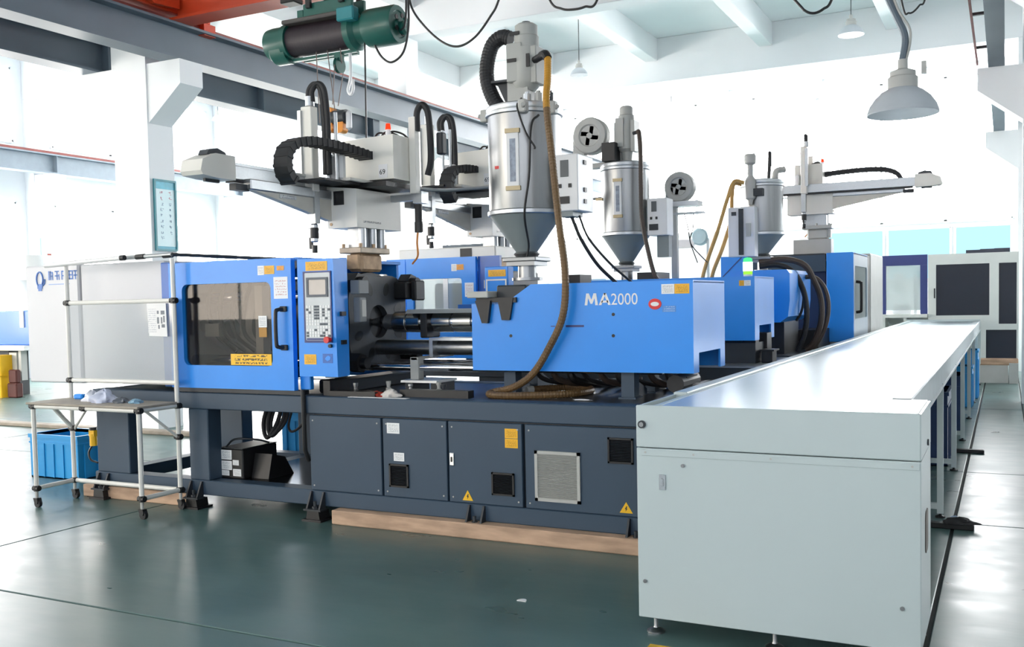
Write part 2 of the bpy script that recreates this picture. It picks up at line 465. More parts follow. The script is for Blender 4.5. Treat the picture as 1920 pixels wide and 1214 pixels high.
# ------------------------------------------------------------------ crane girders along the hall
def girder(xc, label, m=GIRD, y0=-6.9, y1=27.1, zb=4.62, h=0.44, w=0.3, side=1):
    t = thing('crane_girder', label, 'girder', (xc, 9, zb), 'crane runway girders')
    q = MB().box(xc - w / 2, xc + w / 2, y0, y1, zb, zb + .03).box(xc - w / 2, xc + w / 2, y0, y1, zb + h - .03, zb + h).box(xc - .012, xc + .012, y0, y1, zb + .03, zb + h - .03)
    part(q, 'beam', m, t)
    r = MB().box(xc - .055, xc + .055, y0, y1, zb + h, zb + h + .02).box(xc - .03, xc + .03, y0, y1, zb + h + .02, zb + h + .075)
    part(r, 'rail', RAILRED, t)
    s = MB()
    for k in range(12):
        y = y0 + 1.1 + k * 3.0
        s.box(xc + .012 * side, xc + side * w * .45, y, y + .012, zb + .03, zb + h - .03)
    part(s, 'stiffener', m, t, kind='stuff')
    return t
girder(-9.25, 'grey crane girder with red rail passing right of the poster column', side=-1)
girder(-10.67, 'dark crane girder on the left bracket of the poster column')
girder(-19.30, 'pale far crane girder with red rail along the left window wall', mat('hazed_girder_grey', '8b98a3', .5))  # lighter than the near girders: distance haze put into the colour
girder(-0.125, 'dark crane girder overhead at the right edge above the aisle', side=-1, w=.2)
cb = thing('conductor_bar', 'thin red conductor bar bracketed beside the right overhead girder', 'conductor bar', (-.36, 9, 4.6))
part(MB().box(-.372, -.348, -6, 15, 4.66, 4.70), 'bar', RAILRED, cb)
for k in range(12): part(B(-.36, -.22, -4.6 + k * 1.7, -4.55 + k * 1.7, 4.69, 4.72), 'bracket', BLACK, cb)

# ------------------------------------------------------------------ machine 1 (nearest injection moulding machine)
def sticker(x0, x1, z0, z1, y, m, parent, name='label', t=0.002):
    return part(B(x0, x1, y - t, y, z0, z1), name, m, parent, smooth=0)
def triangle_sign(x0, x1, z0, z1, y, parent):
    a = part(MB().prism([(x0, z0), (x1, z0), ((x0 + x1) / 2, z1)], 'y', y - .002, y), 'warning_triangle', YELLOW, parent, smooth=0)
    return a
def bolt(m, x0, x1, z0, z1, y):
    cx = (x0 + x1) / 2; w = x1 - x0; h = z1 - z0
    m.prism([(cx + .02 * w, z0 + .62 * h), (cx - .1 * w, z0 + .36 * h), (cx - .01 * w, z0 + .36 * h), (cx - .05 * w, z0 + .13 * h), (cx + .11 * w, z0 + .42 * h), (cx + .03 * w, z0 + .42 * h), (cx + .1 * w, z0 + .62 * h)], 'y', y - .003, y - .002)
def grille(x0, x1, z0, z1, y, m, parent, n, fr=.012, name='vent_grille'):
    g = MB()
    g.box(x0, x1, y - .012, y, z0, z0 + fr).box(x0, x1, y - .012, y, z1 - fr, z1).box(x0, x0 + fr, y - .012, y, z0, z1).box(x1 - fr, x1, y - .012, y, z0, z1)
    dz = (z1 - z0 - 2 * fr) / n
    for i in range(n):
        z = z0 + fr + i * dz
        a = [(x, yy, zz) for x in (x0 + fr, x1 - fr) for yy, zz in ((y - .010, z + dz * .05), (y - .002, z + dz * .60), (y - .0005, z + dz * .75), (y - .011, z + dz * .25))]
        g.add(a, [(0, 1, 2, 3), (4, 7, 6, 5), (0, 4, 5, 1), (1, 5, 6, 2), (2, 6, 7, 3), (3, 7, 4, 0)])
    return part(g, name, m, parent)
def level_foot(x, y, parent, m=DGREY, rub=BLACK, full=True):
    f = MB()
    for s in (-1, 1):
        f.prism([(y - .07, .085), (y, .085), (y, .205), (y - .015, .205)], 'x', x + s * .055 - .007, x + s * .055 + .007)
    f.box(x - .075, x + .075, y - .08, y, .075, .088)
    f.cyl((x, y - .04, .09), (x, y - .04, .14), .012, n=8).cyl((x, y - .04, .088), (x, y - .04, .105), .022, n=6)
    o = part(f, 'leveling_foot', m, parent)
    if full:
        part(MB().box(x - .085, x + .085, y - .09, y + .07, 0, .015).prism([(x - .06, .015), (x + .06, .015), (x + .05, .075), (x - .05, .075)], 'y', y - .07, y + .05), 'rubber_pad', rub, o)
    return o

m1 = thing('injection_molding_machine', 'nearest blue and slate-grey injection moulding machine lettered MA2000', 'machine', (-4.3, 6.31, 0))
YF, YB = 5.58, 7.04
# base frame
q = MB()
q.box(-6.73, -1.86, YF, YF + .16, .767, .894, b=.006).box(-6.73, -1.86, YB - .16, YB, .767, .894, b=.006)
q.box(-6.73, -6.60, YF + .16, YB - .16, .767, .89).box(-1.99, -1.86, YF + .16, YB - .16, .767, .89)
q.box(-6.73, -1.86, YF, YF + .14, .10, .213, b=.006).box(-6.73, -1.86, YB - .14, YB, .10, .213, b=.006)
q.box(-6.73, -6.6, YF + .14, YB - .14, .10, .205).box(-5.68, -5.55, YF + .14, YB - .14, .10, .205).box(-4.62, -4.48, YF + .14, YB - .14, .10, .205).box(-1.99, -1.86, YF + .14, YB - .14, .10, .205)
base = part(q, 'base_frame', GREY, m1)
for x0, x1 in ((-6.70, -6.33), (-5.675, -5.475)):
    for y0, y1 in ((YF + .005, YF + .15), (YB - .15, YB - .005)):
        part(B(x0, x1, y0, y1, .213, .767, b=.006), 'pillar', GREY, m1)
part(B(-4.68, -4.60, YB - .5, YB - .3, .213, .767), 'pillar', DGREY, m1)
part(B(-6.6, -1.99, YF + .16, YB - .16, .86, .890), 'deck_plate', mat('oily_deck_steel', '4c5054', .3, metal=.6, var=.25, scale=4), m1)
part(B(-5.52, -4.50, YF + .14, YB - .14, .195, .212), 'drip_tray', mat('oily_tray', '2a2d30', .18, metal=.7, var=.2, scale=4), m1)
part(B(-4.47, -1.90, YF + .03, YB - .03, .213, .765), 'cabinet_body', DGREY, m1)
# front panels and doors of the base cabinet
doors = []
for i, (x0, x1) in enumerate(((-4.485, -3.868), (-3.852, -3.340), (-3.326, -2.778), (-2.756, -1.90))):
    d = part(B(x0, x1, YF - .008, YF + .03, .216, .757, b=.004), ('access_panel', 'cabinet_door', 'cabinet_door', 'access_panel')[i], GREY, m1)
    doors.append(d)
    sc = MB()
    for sx in (x0 + .03, x1 - .03):
        for sz in (.25, .72): sc.cyl((sx, YF - .011, sz), (sx, YF - .008, sz), .006, n=8)
    part(sc, 'screw', LGREY, d, kind='stuff')
yd = YF - .008
grille(-3.80, -3.645, .285, .445, yd, BLACK, doors[1], 14)
grille(-3.00, -2.835, .285, .435, yd, BLACK, doors[2], 14)
grille(-2.685, -2.372, .271, .594, yd, LGREY, doors[3], 30, fr=.02)
grille(-2.185, -2.02, .541, .700, yd, BLACK, doors[3], 14)
sticker(-3.815, -3.712, .655, .728, yd, LBLW, doors[1]); sticker(-3.764, -3.679, .466, .524, yd, LBLW, doors[1])
sticker(-2.899, -2.806, .663, .725, yd, LBLY, doors[2]); sticker(-2.899, -2.806, .600, .660, yd, LBLY, doors[2])
for dd, r in ((doors[2], (-3.225, -3.145, .233, .302)), (doors[3], (-2.115, -2.03, .238, .306))):
    triangle_sign(*r, yd, dd); bm_ = MB(); bolt(bm_, *r, yd); part(bm_, 'lightning_symbol', BLACK, dd, smooth=0)
part(MB().box(-3.317, -3.283, yd - .008, yd, .46, .547, b=.004), 'lock', CHROME, doors[2])
part(MB().prism(rrect(-3.306, -3.294, .485, .52, .005), 'y', yd - .010, yd - .008), 'keyhole', BLACK, doors[2])
for x in (-6.62, -5.60, -4.43, -3.12, -2.00): level_foot(x, YF, m1, full=(x in (-4.43, -5.60, -6.62)))
# rear white cover over the clamp
LOGOB = mat('logo_blue', '5580c8', .5)
rc = part(B(-7.57, -6.915, 5.64, 6.98, .93, 1.93, b=.012), 'rear_cover', mat('cover_white', 'd2d3d7', .45, var=.015, scale=2), m1)
rc2 = part(B(-6.905, -5.94, 5.655, 6.98, .94, 1.925, b=.012), 'rear_cover', MATS['cover_white'], m1)
lg = MB()
lg.tube([(-7.385 + .05 * math.cos(R(a)) * .8, 5.637, 1.815 + .062 * math.sin(R(a))) for a in range(-40, 241, 20)], .007, 6)
lg.box(-7.415, -7.355, 5.634, 5.64, 1.735, 1.775).box(-7.405, -7.365, 5.634, 5.64, 1.715, 1.735).tube([(-7.35, 5.637, 1.76), (-7.325, 5.637, 1.78), (-7.322, 5.637, 1.815)], .007, 6)
part(lg, 'emblem', LOGOB, rc)
gl = MB()
for k, x in enumerate((-7.275, -7.195, -7.115, -7.045)):
    for (a, b, c, d) in (((0, .012, 0, .08), (.02, .032, .0, .08), (.02, .055, .06, .072), (.02, .055, .03, .04), (.044, .056, .0, .06)), ((0, .05, .07, .08), (.02, .032, 0, .08), (0, .05, .03, .042), (.045, .055, .0, .05)), ((0, .012, 0, .08), (.015, .05, .068, .08), (.03, .042, .0, .07), (.015, .055, .03, .04)), ((0, .055, .068, .08), (.0, .055, .034, .046), (.022, .034, .0, .08), (.0, .055, 0, .012)))[k]:
        gl.box(x + a, x + b, 5.6375, 5.64, 1.805 + c * .95, 1.805 + d * .95)
part(gl, 'emblem_characters', LOGOB, rc, smooth=0)
part(B(-7.275, -7.02, 5.6378, 5.64, 1.765, 1.772), 'emblem_underline', mat('logo_blue_pale', '8fa9d8', .5), rc, smooth=0)
gl = MB()
for a, b, c, d in ((0, .012, 0, .08), (.02, .06, .068, .08), (.034, .046, .0, .08), (.02, .06, .03, .042)): gl.box(-6.985 + a, -6.985 + b, 5.6375, 5.64, 1.805 + c * .95, 1.805 + d * .95)
part(gl, 'emblem_characters', LOGOB, rc, smooth=0)
# guard: fixed strip, sliding door with acrylic window, roof, rear wall
part(MB().box(-5.94, -5.80, 5.61, 5.68, .93, 1.905, b=.006), 'guard_post', DBLUE, m1)
part(MB().box(-5.94, -4.60, 5.64, 6.98, 1.875, 1.90), 'guard_housing', BLUE, m1)
rg_ = part(MB().ring(orect(-5.94, -4.62, .93, 1.875), rrect(-5.85, -4.70, 1.0, 1.80, .03), 'y', 6.95, 6.98), 'rear_guard', BLUE, m1)
part(MB().prism(rrect(-5.86, -4.69, .99, 1.81, .03), 'y', 6.96, 6.964), 'window_pane', CLEAR, rg_)
gd = part(MB().ring(orect(-5.80, -4.598, .932, 1.892), rrect(-5.665, -4.79, 1.107, 1.725, .05), 'y', 5.555, 5.60), 'guard_door', BLUE, m1)
part(MB().prism(rrect(-5.68, -4.775, 1.095, 1.74, .05), 'y', 5.585, 5.592), 'window_pane', CLEAR, gd)
sticker(-5.19, -4.80, 1.113, 1.196, 5.555, label_mat('yellow_banner', 'f5c01d', '5c4710', 3, .52, 26, band=.62), gd, 'warning_label')
sticker(-4.905, -4.845, 1.776, 1.844, 5.555, LBLW, gd); sticker(-4.842, -4.750, 1.781, 1.842, 5.555, LBLY, gd); sticker(-4.726, -4.660, 1.805, 1.838, 5.555, LBLO, gd)
sticker(-4.759, -4.630, 1.60, 1.758, 5.555, label_mat('red_head_notice', 'eceef2', 'b26a6a', 8, .45), gd, 'notice')
sticker(-4.936, -4.858, 1.392, 1.477, 5.583, LBLW, gd); sticker(-4.934, -4.861, 1.32, 1.39, 5.583, mat('kraft_label', 'b0823c', .6), gd)
hd = MB().tube(spline([(-4.665, 5.555, 1.525), (-4.69, 5.51, 1.52), (-4.70, 5.495, 1.49), (-4.70, 5.495, 1.28), (-4.69, 5.51, 1.25), (-4.665, 5.555, 1.245)], 5), .014, 10)
hd.box(-4.70, -4.64, 5.535, 5.557, 1.505, 1.545, b=.005).box(-4.70, -4.64, 5.535, 5.557, 1.225, 1.265, b=.005)
part(hd, 'handle', BLACK, gd)
part(MB().box(-5.80, -4.55, 5.57, 5.66, .90, .93), 'door_track', DGREY, m1)
# mechanism behind the window
for yy in (5.95, 6.70):
    for zz in (1.12, 1.62): part(MB().cyl((-7.2, yy, zz), (-4.64, yy, zz), .045, n=16), 'tie_bar', CHROME, m1)
part(MB().box(-5.30, -5.06, 5.80, 6.86, .97, 1.76, b=.02).box(-5.06, -4.98, 5.95, 6.70, 1.1, 1.65).box(-5.30, -5.0, 5.78, 5.83, 1.2, 1.5), 'moving_platen', mat('machined_grey', '8a8d90', .45, metal=.3, var=.12), m1)
part(MB().box(-4.98, -4.64, 6.05, 6.60, 1.12, 1.64, b=.01).box(-4.95, -4.68, 6.0, 6.05, 1.2, 1.55), 'mold', mat('mold_steel', '8d8a85', .4, metal=.8, var=.15), m1)
tg = MB()
for yy in (5.98, 6.62):
    for z0, z1, z2 in ((1.28, 1.55, 1.40), (1.50, 1.20, 1.36)):
        tg.ribbon([(-5.30, yy, z0), (-5.52, yy, z1)], .06, .08, (0, 1, 0)).ribbon([(-5.52, yy, z1), (-5.82, yy, z2)], .06, .09, (0, 1, 0))
    for x, z in ((-5.30, 1.28), (-5.52, 1.55), (-5.82, 1.40), (-5.30, 1.50), (-5.52, 1.20)): tg.cyl((x, yy - .05, z), (x, yy + .05, z), .05, n=14)
part(tg, 'toggle_linkage', MATS['machined_grey'], m1)
for k in range(5):
    hs = MB().tube(spline([(-5.60 + .13 * k, 5.85, 1.78), (-5.58 + .13 * k, 5.74, 1.6), (-5.50 + .1 * k, 5.72, 1.35), (-5.35 + .1 * k, 5.78, 1.2)], 8), .016, 8)
    part(hs, 'inner_hose', RUBBER, m1)
part(MB().box(-5.58, -5.44, 5.70, 5.78, 1.32, 1.42).box(-5.0, -4.93, 5.62, 5.70, 1.0, 1.7), 'inner_bracket', LGREY, m1)
# control panel
cp = part(MB().prism([(-4.485, 1.045), (-4.148, 1.045), (-4.166, 1.873), (-4.477, 1.873)], 'y', 5.48, 5.615), 'control_panel', BLUE, m1)
part(MB().box(-4.595, -4.50, 5.615, 5.66, .935, 1.885, b=.006).box(-4.50, -4.18, 5.616, 5.66, 1.06, 1.88), 'guard_post', BLUE, m1)
for z in (1.74, 1.40, 1.13): part(B(-4.535, -4.47, 5.595, 5.616, z, z + .10, b=.004), 'hinge', LGREY, cp)
part(MB().ring(orect(-4.425, -4.182, 1.285, 1.785), rrect(-4.415, -4.192, 1.30, 1.775, .008), 'y', 5.472, 5.481), 'panel_rim', NAVY, cp)
part(B(-4.415, -4.192, 5.4755, 5.482, 1.30, 1.775), 'fascia', mat('fascia_grey', 'cdd3d6', .4), cp)
part(MB().ring(orect(-4.395, -4.210, 1.605, 1.742), rrect(-4.378, -4.227, 1.622, 1.726, .006), 'y', 5.468, 5.476), 'screen_bezel', mat('bezel_blue_grey', '46525f', .4), cp)
part(B(-4.379, -4.226, 5.473, 5.477, 1.621, 1.727), 'screen', SCREEN, cp)
KEYW = mat('key_white', 'e6e9ea', .45); KEYD = mat('key_dark', '4a5560', .45)
ka, kb = MB(), MB()
random.seed(3)
for r in range(11):
    for c in range(9):
        x = -4.405 + c * .0236; z = 1.325 + r * .0205
        if 2.5 < r < 3.5 and c < 4: continue
        (kb if (c in (3, 4) and r > 5) or random.random() < .28 else ka).box(x, x + .019, 5.4715, 5.476, z, z + .0155)
part(ka, 'keypad', KEYW, cp, kind='stuff'); part(kb, 'keypad', KEYD, cp, kind='stuff')
part(B(-4.405, -4.20, 5.472, 5.476, 1.303, 1.317), 'button_strip', NAVY, cp)
part(MB().cyl((-4.205, 5.48, 1.306), (-4.205, 5.445, 1.306), .016, n=14).cyl((-4.205, 5.445, 1.306), (-4.205, 5.43, 1.306), .023, n=16), 'emergency_stop', RED, cp)
part(MB().cyl((-4.20, 5.48, 1.262), (-4.20, 5.46, 1.262), .013, n=14), 'rotary_switch', BLACK, cp)
sticker(-4.403, -4.215, 1.789, 1.853, 5.48, LBLY, cp, 'warning_label'); sticker(-4.437, -4.332, 1.131, 1.202, 5.48, LBLY, cp, 'warning_label')
part(B(-4.275, -4.19, 5.478, 5.48, 1.142, 1.207), 'icon_plate', DBLUE, cp)
part(MB().prism([(-4.255, 1.17), (-4.235, 1.155), (-4.21, 1.165), (-4.205, 1.185), (-4.225, 1.195), (-4.245, 1.185)], 'y', 5.476, 5.478), 'hand_symbol', BLUE, cp, smooth=0)
for z in (1.47, 1.27): part(B(-4.156, -4.138, 5.53, 5.58, z, z + .03), 'panel_latch', BLACK, cp)
cb2 = part(MB().box(-4.16, -4.08, 5.66, 5.78, 1.62, 1.72, b=.006).box(-4.15, -4.09, 5.68, 5.76, 1.42, 1.60, b=.006), 'junction_box', mat('junction_grey', '6f7478', .45), m1)
part(MB().box(-4.0895, -4.087, 5.70, 5.75, 1.46, 1.58), 'label', LGREY, cb2)
# fixed platen facing the injection unit
pz, py = 1.41, 6.34
oct_ = [(py + .47 * math.cos(R(a)) * (1.04 if a % 90 == 45 else .93), pz + .43 * math.sin(R(a)) * (1.02 if a % 90 == 45 else .9)) for a in range(0, 360, 15)]
fp = part(MB().prism(oct_, 'x', -4.64, -4.46), 'fixed_platen', PLATEN, m1)
n = 40
scal = []
for i in range(n):
    t = 2 * math.pi * i / n; k = 1 + .10 * math.cos(4 * (t - math.pi / 4))
    scal.append((py + .42 * k * math.cos(t), pz + .39 * k * math.sin(t)))
inner = [(py + .13 * math.cos(2 * math.pi * i / n), pz + .13 * math.sin(2 * math.pi * i / n)) for i in range(n)]
part(MB().ring(scal, inner, 'x', -4.46, -4.39), 'platen_rib_face', PLATEN, fp)
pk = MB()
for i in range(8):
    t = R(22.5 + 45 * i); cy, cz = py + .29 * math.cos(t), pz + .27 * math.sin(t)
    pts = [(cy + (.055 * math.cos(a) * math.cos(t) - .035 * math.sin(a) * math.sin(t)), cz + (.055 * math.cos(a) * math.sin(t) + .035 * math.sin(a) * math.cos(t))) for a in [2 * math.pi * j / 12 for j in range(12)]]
    part(MB().prism(pts, 'x', -4.392, -4.3885), 'pocket_shade', BLACK, fp)  # flat black plates on the face, painting the shade of the pockets
part(MB().cyl((-4.46, py, pz), (-4.44, py, pz), .129, n=32), 'nozzle_recess', BLACK, fp)
nt_ = MB()
for sy in (-1, 1):
    for sz in (-1, 1):
        nt_ = MB().cyl((-4.40, py + sy * .36, pz + sz * .30), (-4.30, py + sy * .36, pz + sz * .30), .075, n=6).cyl((-4.31, py + sy * .36, pz + sz * .30), (-4.25, py + sy * .36, pz + sz * .30), .045, n=14)
        part(nt_, 'tie_bar_nut', BLACK, fp)
part(MB().box(-4.62, -4.40, 5.86, 6.86, .89, .985, b=.01), 'platen_foot', DGREY, m1)
ub = MB().box(-4.40, -4.27, 6.56, 6.80, 1.58, 1.72, b=.012).box(-4.27, -4.22, 6.62, 6.76, 1.57, 1.73, b=.01)
part(ub, 'core_valve_block', BLACK, m1)
# injection unit: barrel, bands, guide rods, carriage
BZ = 1.405; BY = 6.33
part(MB().lathe(BY, BZ, [(.0, -4.45), (.025, -4.44), (.045, -4.36), (.062, -4.30), (.062, -3.96), (.066, -3.96), (.066, -3.2)], 24, 'x'), 'barrel', CHROME, m1)
for x0, x1 in ((-4.22, -4.10), (-4.09, -3.97), (-3.86, -3.70), (-3.68, -3.52), (-3.50, -3.36)):
    part(MB().lathe(BY, BZ, [(.076, x0), (.08, x0 + .004), (.08, x1 - .004), (.076, x1)], 24, 'x'), 'heater_band', mat('heater_steel', 'a7a8a6', .22, metal=1, var=.06), m1)
part(MB().box(-3.945, -3.885, BY - .10, BY + .10, BZ - .12, BZ + .095, b=.008), 'barrel_clamp', BLACK, m1)
part(MB().prism([(6.20, 1.47), (6.22, 1.50), (6.46, 1.50), (6.50, 1.46), (6.50, 1.47), (6.47, 1.485), (6.22, 1.485)], 'x', -4.05, -3.34), 'barrel_cover', ALU, m1)
for yy in (6.10, 6.56): part(MB().cyl((-4.46, yy, 1.075), (-2.0, yy, 1.075), .028, n=14), 'guide_rod', CHROME, m1)
part(MB().cyl((-4.40, 6.33, 1.21), (-3.1, 6.33, 1.21), .058, n=18), 'injection_cylinder', STEEL, m1)
part(MB().box(-3.93, -3.86, 6.06, 6.14, .985, 1.15, b=.004).box(-3.92, -3.87, 6.06, 6.60, 1.13, 1.15), 'carriage_bracket', LGREY, m1)
part(MB().box(-3.86, -3.40, 6.22, 6.44, 1.265, 1.285).box(-3.86, -3.83, 6.22, 6.44, 1.14, 1.265), 'heater_shield', ALU, m1)
part(MB().box(-3.97, -3.66, 5.99, 6.28, .968, .985), 'carriage_plate', ALU, m1)
part(MB().box(-4.15, -3.66, 5.585, 5.63, .894, .897), 'edge_strip', WHITEP, m1)
part(MB().box(-3.80, -3.25, 5.72, 5.80, .894, .945), 'black_channel', BLACK, m1)
part(MB().box(-3.86, -3.35, 6.58, 6.68, 1.16, 1.19).box(-3.80, -3.37, 6.56, 6.68, 1.475, 1.53), 'cable_duct', DBLUE, m1)
for x0 in (-3.95, -3.73): part(MB().box(x0, x0 + .06, 6.02, 6.26, .89, .968), 'slide_block', DGREY, m1)
part(MB().box(-3.25, -2.2, 6.05, 6.62, 1.10, 1.14).box(-2.9, -2.5, 6.1, 6.55, 1.14, 1.45), 'injection_housing', DGREY, m1)
for x, y in ((-3.12, 6.14), (-3.12, 6.5), (-2.22, 6.08), (-2.22, 6.5)):
    part(MB().box(x - .045, x + .045, y - .05, y + .05, .89, 1.10).prism([(y + .05, .89), (y + .30, .89), (y + .30, .93), (y + .05, 1.02)], 'x', x - .012, x + .012).box(x - .06, x + .06, y - .07, y + .07, .89, .902), 'hood_pedestal', GREY, m1)
random.seed(11)
for k in range(9):
    x = -3.0 + .12 * k; y = 6.75 + .1 * math.sin(k)
    part(MB().tube(spline([(x, 6.2 + .05 * (k % 3), 1.10), (x + .04, 6.3, .99), (x + .14, 6.5, .94), (x + .10, y + .1, .92), (x + .3, y + .16, .93)], 6), .016 + .006 * (k % 3), 8), 'hydraulic_hose', (RUBBER, HOSED, BLACK)[k % 3], m1)
part(MB().box(-1.98, -1.90, 6.3, 6.55, .89, 1.02).cyl((-1.95, 6.2, .98), (-1.95, 6.6, .98), .06, n=12), 'valve_block', BLACK, m1)
for k, (x, y) in enumerate(((-3.75, 5.78), (-3.62, 5.95), (-3.5, 5.82), (-4.2, 5.75), (-4.05, 5.95))):
    part(MB().lathe(x, y, [(.02, .89), (.02, .93), (.012, .935), (.012, .96 - .005 * k), (.018, .965), (.018, .98)], 10), 'grease_fitting', (STEEL, LGREY, DGREY)[k % 3], m1)
part(MB().box(-4.35, -3.95, 5.63, 5.74, .89, .93).box(-4.42, -4.36, 5.66, 5.9, .89, 1.0), 'cable_block', BLACK, m1)
# blue hood
HX0, HX1, HY0, HY1, HZ0, HZ1 = -3.337, -1.749, 5.95, 6.71, 1.071, 1.66
prof = [(HX0, HZ0), (HX1, HZ0), (HX1, HZ1), (-2.875, HZ1), (-3.081, 1.530), (HX0, 1.535)]
q = MB()
q.prism(prof, 'y', HY0, HY0 + .015).prism(prof, 'y', HY1 - .015, HY1)
q.prism([(-2.875, HZ1), (HX1, HZ1), (HX1, HZ1 - .015), (-2.868, HZ1 - .015)], 'y', HY0 + .015, HY1 - .015)
q.prism([(HY0 + .015, HZ0), (HY0 + .12, HZ0), (HY0 + .12, HZ0 + .125), (HY1 - .12, HZ0 + .125), (HY1 - .12, HZ0), (HY1 - .015, HZ0), (HY1 - .015, HZ1 - .01), (HY0 + .015, HZ1 - .01)], 'x', HX1 - .015, HX1)
hood = part(q, 'injection_hood', BLUE, m1)
part(MB().box(HX0, HX0 + .02, HY0 + .015, HY1 - .015, 1.48, 1.535).box(-3.30, -2.95, HY0 + .02, HY1 - .02, 1.515, 1.528), 'hood_liner', DGREY, hood)
def glyph(poly, x, z, w, h): return [(x + u * w, z + v * h) for u, v in poly]
part(MB().prism(glyph([(0, 0), (.2, 0), (.27, .62), (.44, .12), (.58, .12), (.76, .62), (.80, 0), (1, 0), (.88, 1), (.68, 1), (.515, .45), (.33, 1), (.13, 1)], -2.482, 1.511, .094, .078), 'y', HY0 - .002, HY0), 'letter', WHITEP, hood, smooth=0)
la = MB().prism(glyph([(0, 0), (.22, 0), (.60, 1), (.42, 1)], -2.382, 1.511, .084, .078), 'y', HY0 - .002, HY0).prism(glyph([(.78, 0), (1, 0), (.62, 1), (.42, 1)], -2.382, 1.511, .084, .078), 'y', HY0 - .002, HY0).prism(glyph([(.2, .2), (.8, .2), (.76, .38), (.28, .38)], -2.382, 1.511, .084, .078), 'y', HY0 - .002, HY0)
part(la, 'letter', WHITEP, hood, smooth=0)
mm = MB()
text('2000', .106, (-2.298, HY0 - .001, 1.512), FRONT, WHITEP, hood, sx=.88)
part(MB().prism([(-1.998 + .043 * math.cos(2 * math.pi * i / 24), 1.512 + .035 * math.sin(2 * math.pi * i / 24)) for i in range(24)], 'y', HY0 - .004, HY0), 'round_badge', RED, hood)
part(MB().prism([(-1.998 + .028 * math.cos(2 * math.pi * i / 16), 1.512 + .014 * math.sin(2 * math.pi * i / 16)) for i in range(16)], 'y', HY0 - .0055, HY0 - .004), 'badge_mark', WHITEP, hood)
sticker(-1.954, -1.870, 1.575, 1.637, HY0, LBLW, hood); sticker(-1.868, -1.772, 1.575, 1.637, HY0, LBLY, hood)
sticker(-1.95, -1.86, 1.46, 1.50, HY0, label_mat('faint_print', '4a8cd8', 'a9c6ec', 3, .5), hood, 'fine_print', t=.0008)
for x, z in ((-3.033, 1.311), (-2.282, 1.449), (-2.284, 1.31)): part(MB().cyl((x, HY0 - .003, z), (x, HY0, z), .011, n=12), 'screw_plug', BLACK, hood)
part(MB().box(-2.62, -2.49, HY0 - .003, HY0, 1.368, 1.382).box(-2.73, -2.70, HY0 - .003, HY0, 1.372, 1.378), 'slot', NAVY, hood)
part(MB().prism([(-3.29, 1.555), (-3.17, 1.555), (-3.195, 1.40), (-3.24, 1.40)], 'y', 5.915, 5.945).prism([(-3.12, 1.57), (-3.0, 1.57), (-3.03, 1.42), (-3.09, 1.42)], 'y', 5.925, 5.945).box(-3.29, -2.98, 5.93, 6.1, 1.54, 1.575), 'feed_shutter', BLACK, hood)
part(MB().box(-3.335, -3.17, 5.88, 6.05, 1.575, 1.62, b=.005), 'feed_slide', LGREY, hood)
part(MB().box(-3.16, -2.93, 5.99, 6.2, 1.55, 1.66, b=.01).box(-3.14, -2.95, 6.16, 6.52, 1.46, 1.66), 'feed_throat', DGREY, m1)
# cables under the clamp end
for k, (x, r) in enumerate(((-5.38, .018), (-5.33, .02), (-5.30, .012), (-5.12, .01))):
    part(MB().tube(spline([(x, 6.2, .80), (x - .04, 6.15, .60), (x + .02, 6.12, .48 + .02 * k), (x + .12, 6.14, .62), (x + .14, 6.18, .8)], 7), r, 8), 'looped_cable', RUBBER, m1)
part(MB().tube(spline([(-5.02, 6.3, .8), (-4.98, 6.3, .6), (-4.86, 6.1, .30), (-4.66, 5.9, .225), (-4.52, 5.82, .23)], 8), .012, 8), 'looped_cable', RUBBER, m1)
part(MB().tube([(-4.53, 5.565, .94), (-4.525, 5.565, .5), (-4.52, 5.60, .42)], .017, 8), 'cable_conduit', BLACK, m1)

# ------------------------------------------------------------------ take-out robot (built once over machine 1, copied for the others)
def chain_arch(m, pts, w, h, side, n=6): m.ribbon(spline(pts, n), w, h, side)
rb = thing('takeout_robot', 'ivory take-out robot standing on the nearest machine, arm reaching left', 'robot', (-4.47, 6.36, 1.80))
DIRTY = mat('stained_mount_steel', 'b79b7c', .6, metal=.2, var=.3, scale=12)
part(MB().box(-4.56, -4.42, 6.18, 6.46, 1.80, 1.94, b=.02).box(-4.54, -4.44, 6.15, 6.18, 1.82, 1.93), 'mount_block', DIRTY, rb)
bp_ = part(MB().box(-4.60, -4.39, 6.13, 6.52, 1.94, 1.985, b=.006), 'base_plate', mat('mount_plate', 'b8aa98', .5, metal=.3, var=.2, scale=8), rb)
for x in (-4.575, -4.415):
    for y in (6.16, 6.33, 6.49): part(MB().cyl((x, y, 1.985), (x, y, 2.015), .014, n=6), 'bolt', DIRTY, bp_)
part(MB().box(-4.56, -4.46, 6.20, 6.50, 1.985, 2.14).cyl((-4.44, 6.22, 1.985), (-4.44, 6.22, 2.14), .03, n=12).cyl((-4.44, 6.36, 1.985), (-4.44, 6.36, 2.14), .03, n=12).cyl((-4.44, 6.48, 1.985), (-4.44, 6.48, 2.14), .03, n=12), 'riser', ALU, rb)
lh = part(MB().prism([(-4.675, 2.135), (-4.40, 2.135), (-4.40, 2.425), (-4.675, 2.455)], 'y', 6.10, 6.70), 'lower_housing', BEIGE, rb)
part(MB().ring(orect(-4.605, -4.515, 2.31, 2.415), rrect(-4.595, -4.525, 2.32, 2.405, .004), 'y', 6.088, 6.101).box(-4.595, -4.525, 6.095, 6.10, 2.32, 2.405), 'access_port', BLACK, lh)
part(MB().box(-4.401, -4.3985, 6.18, 6.42, 2.172, 2.190), 'brand_strip', label_mat('brand_print', 'd9d7cf', '33363a', 1, .55, 34, axis='YZ', margin=.02, band=.8), lh, smooth=0)
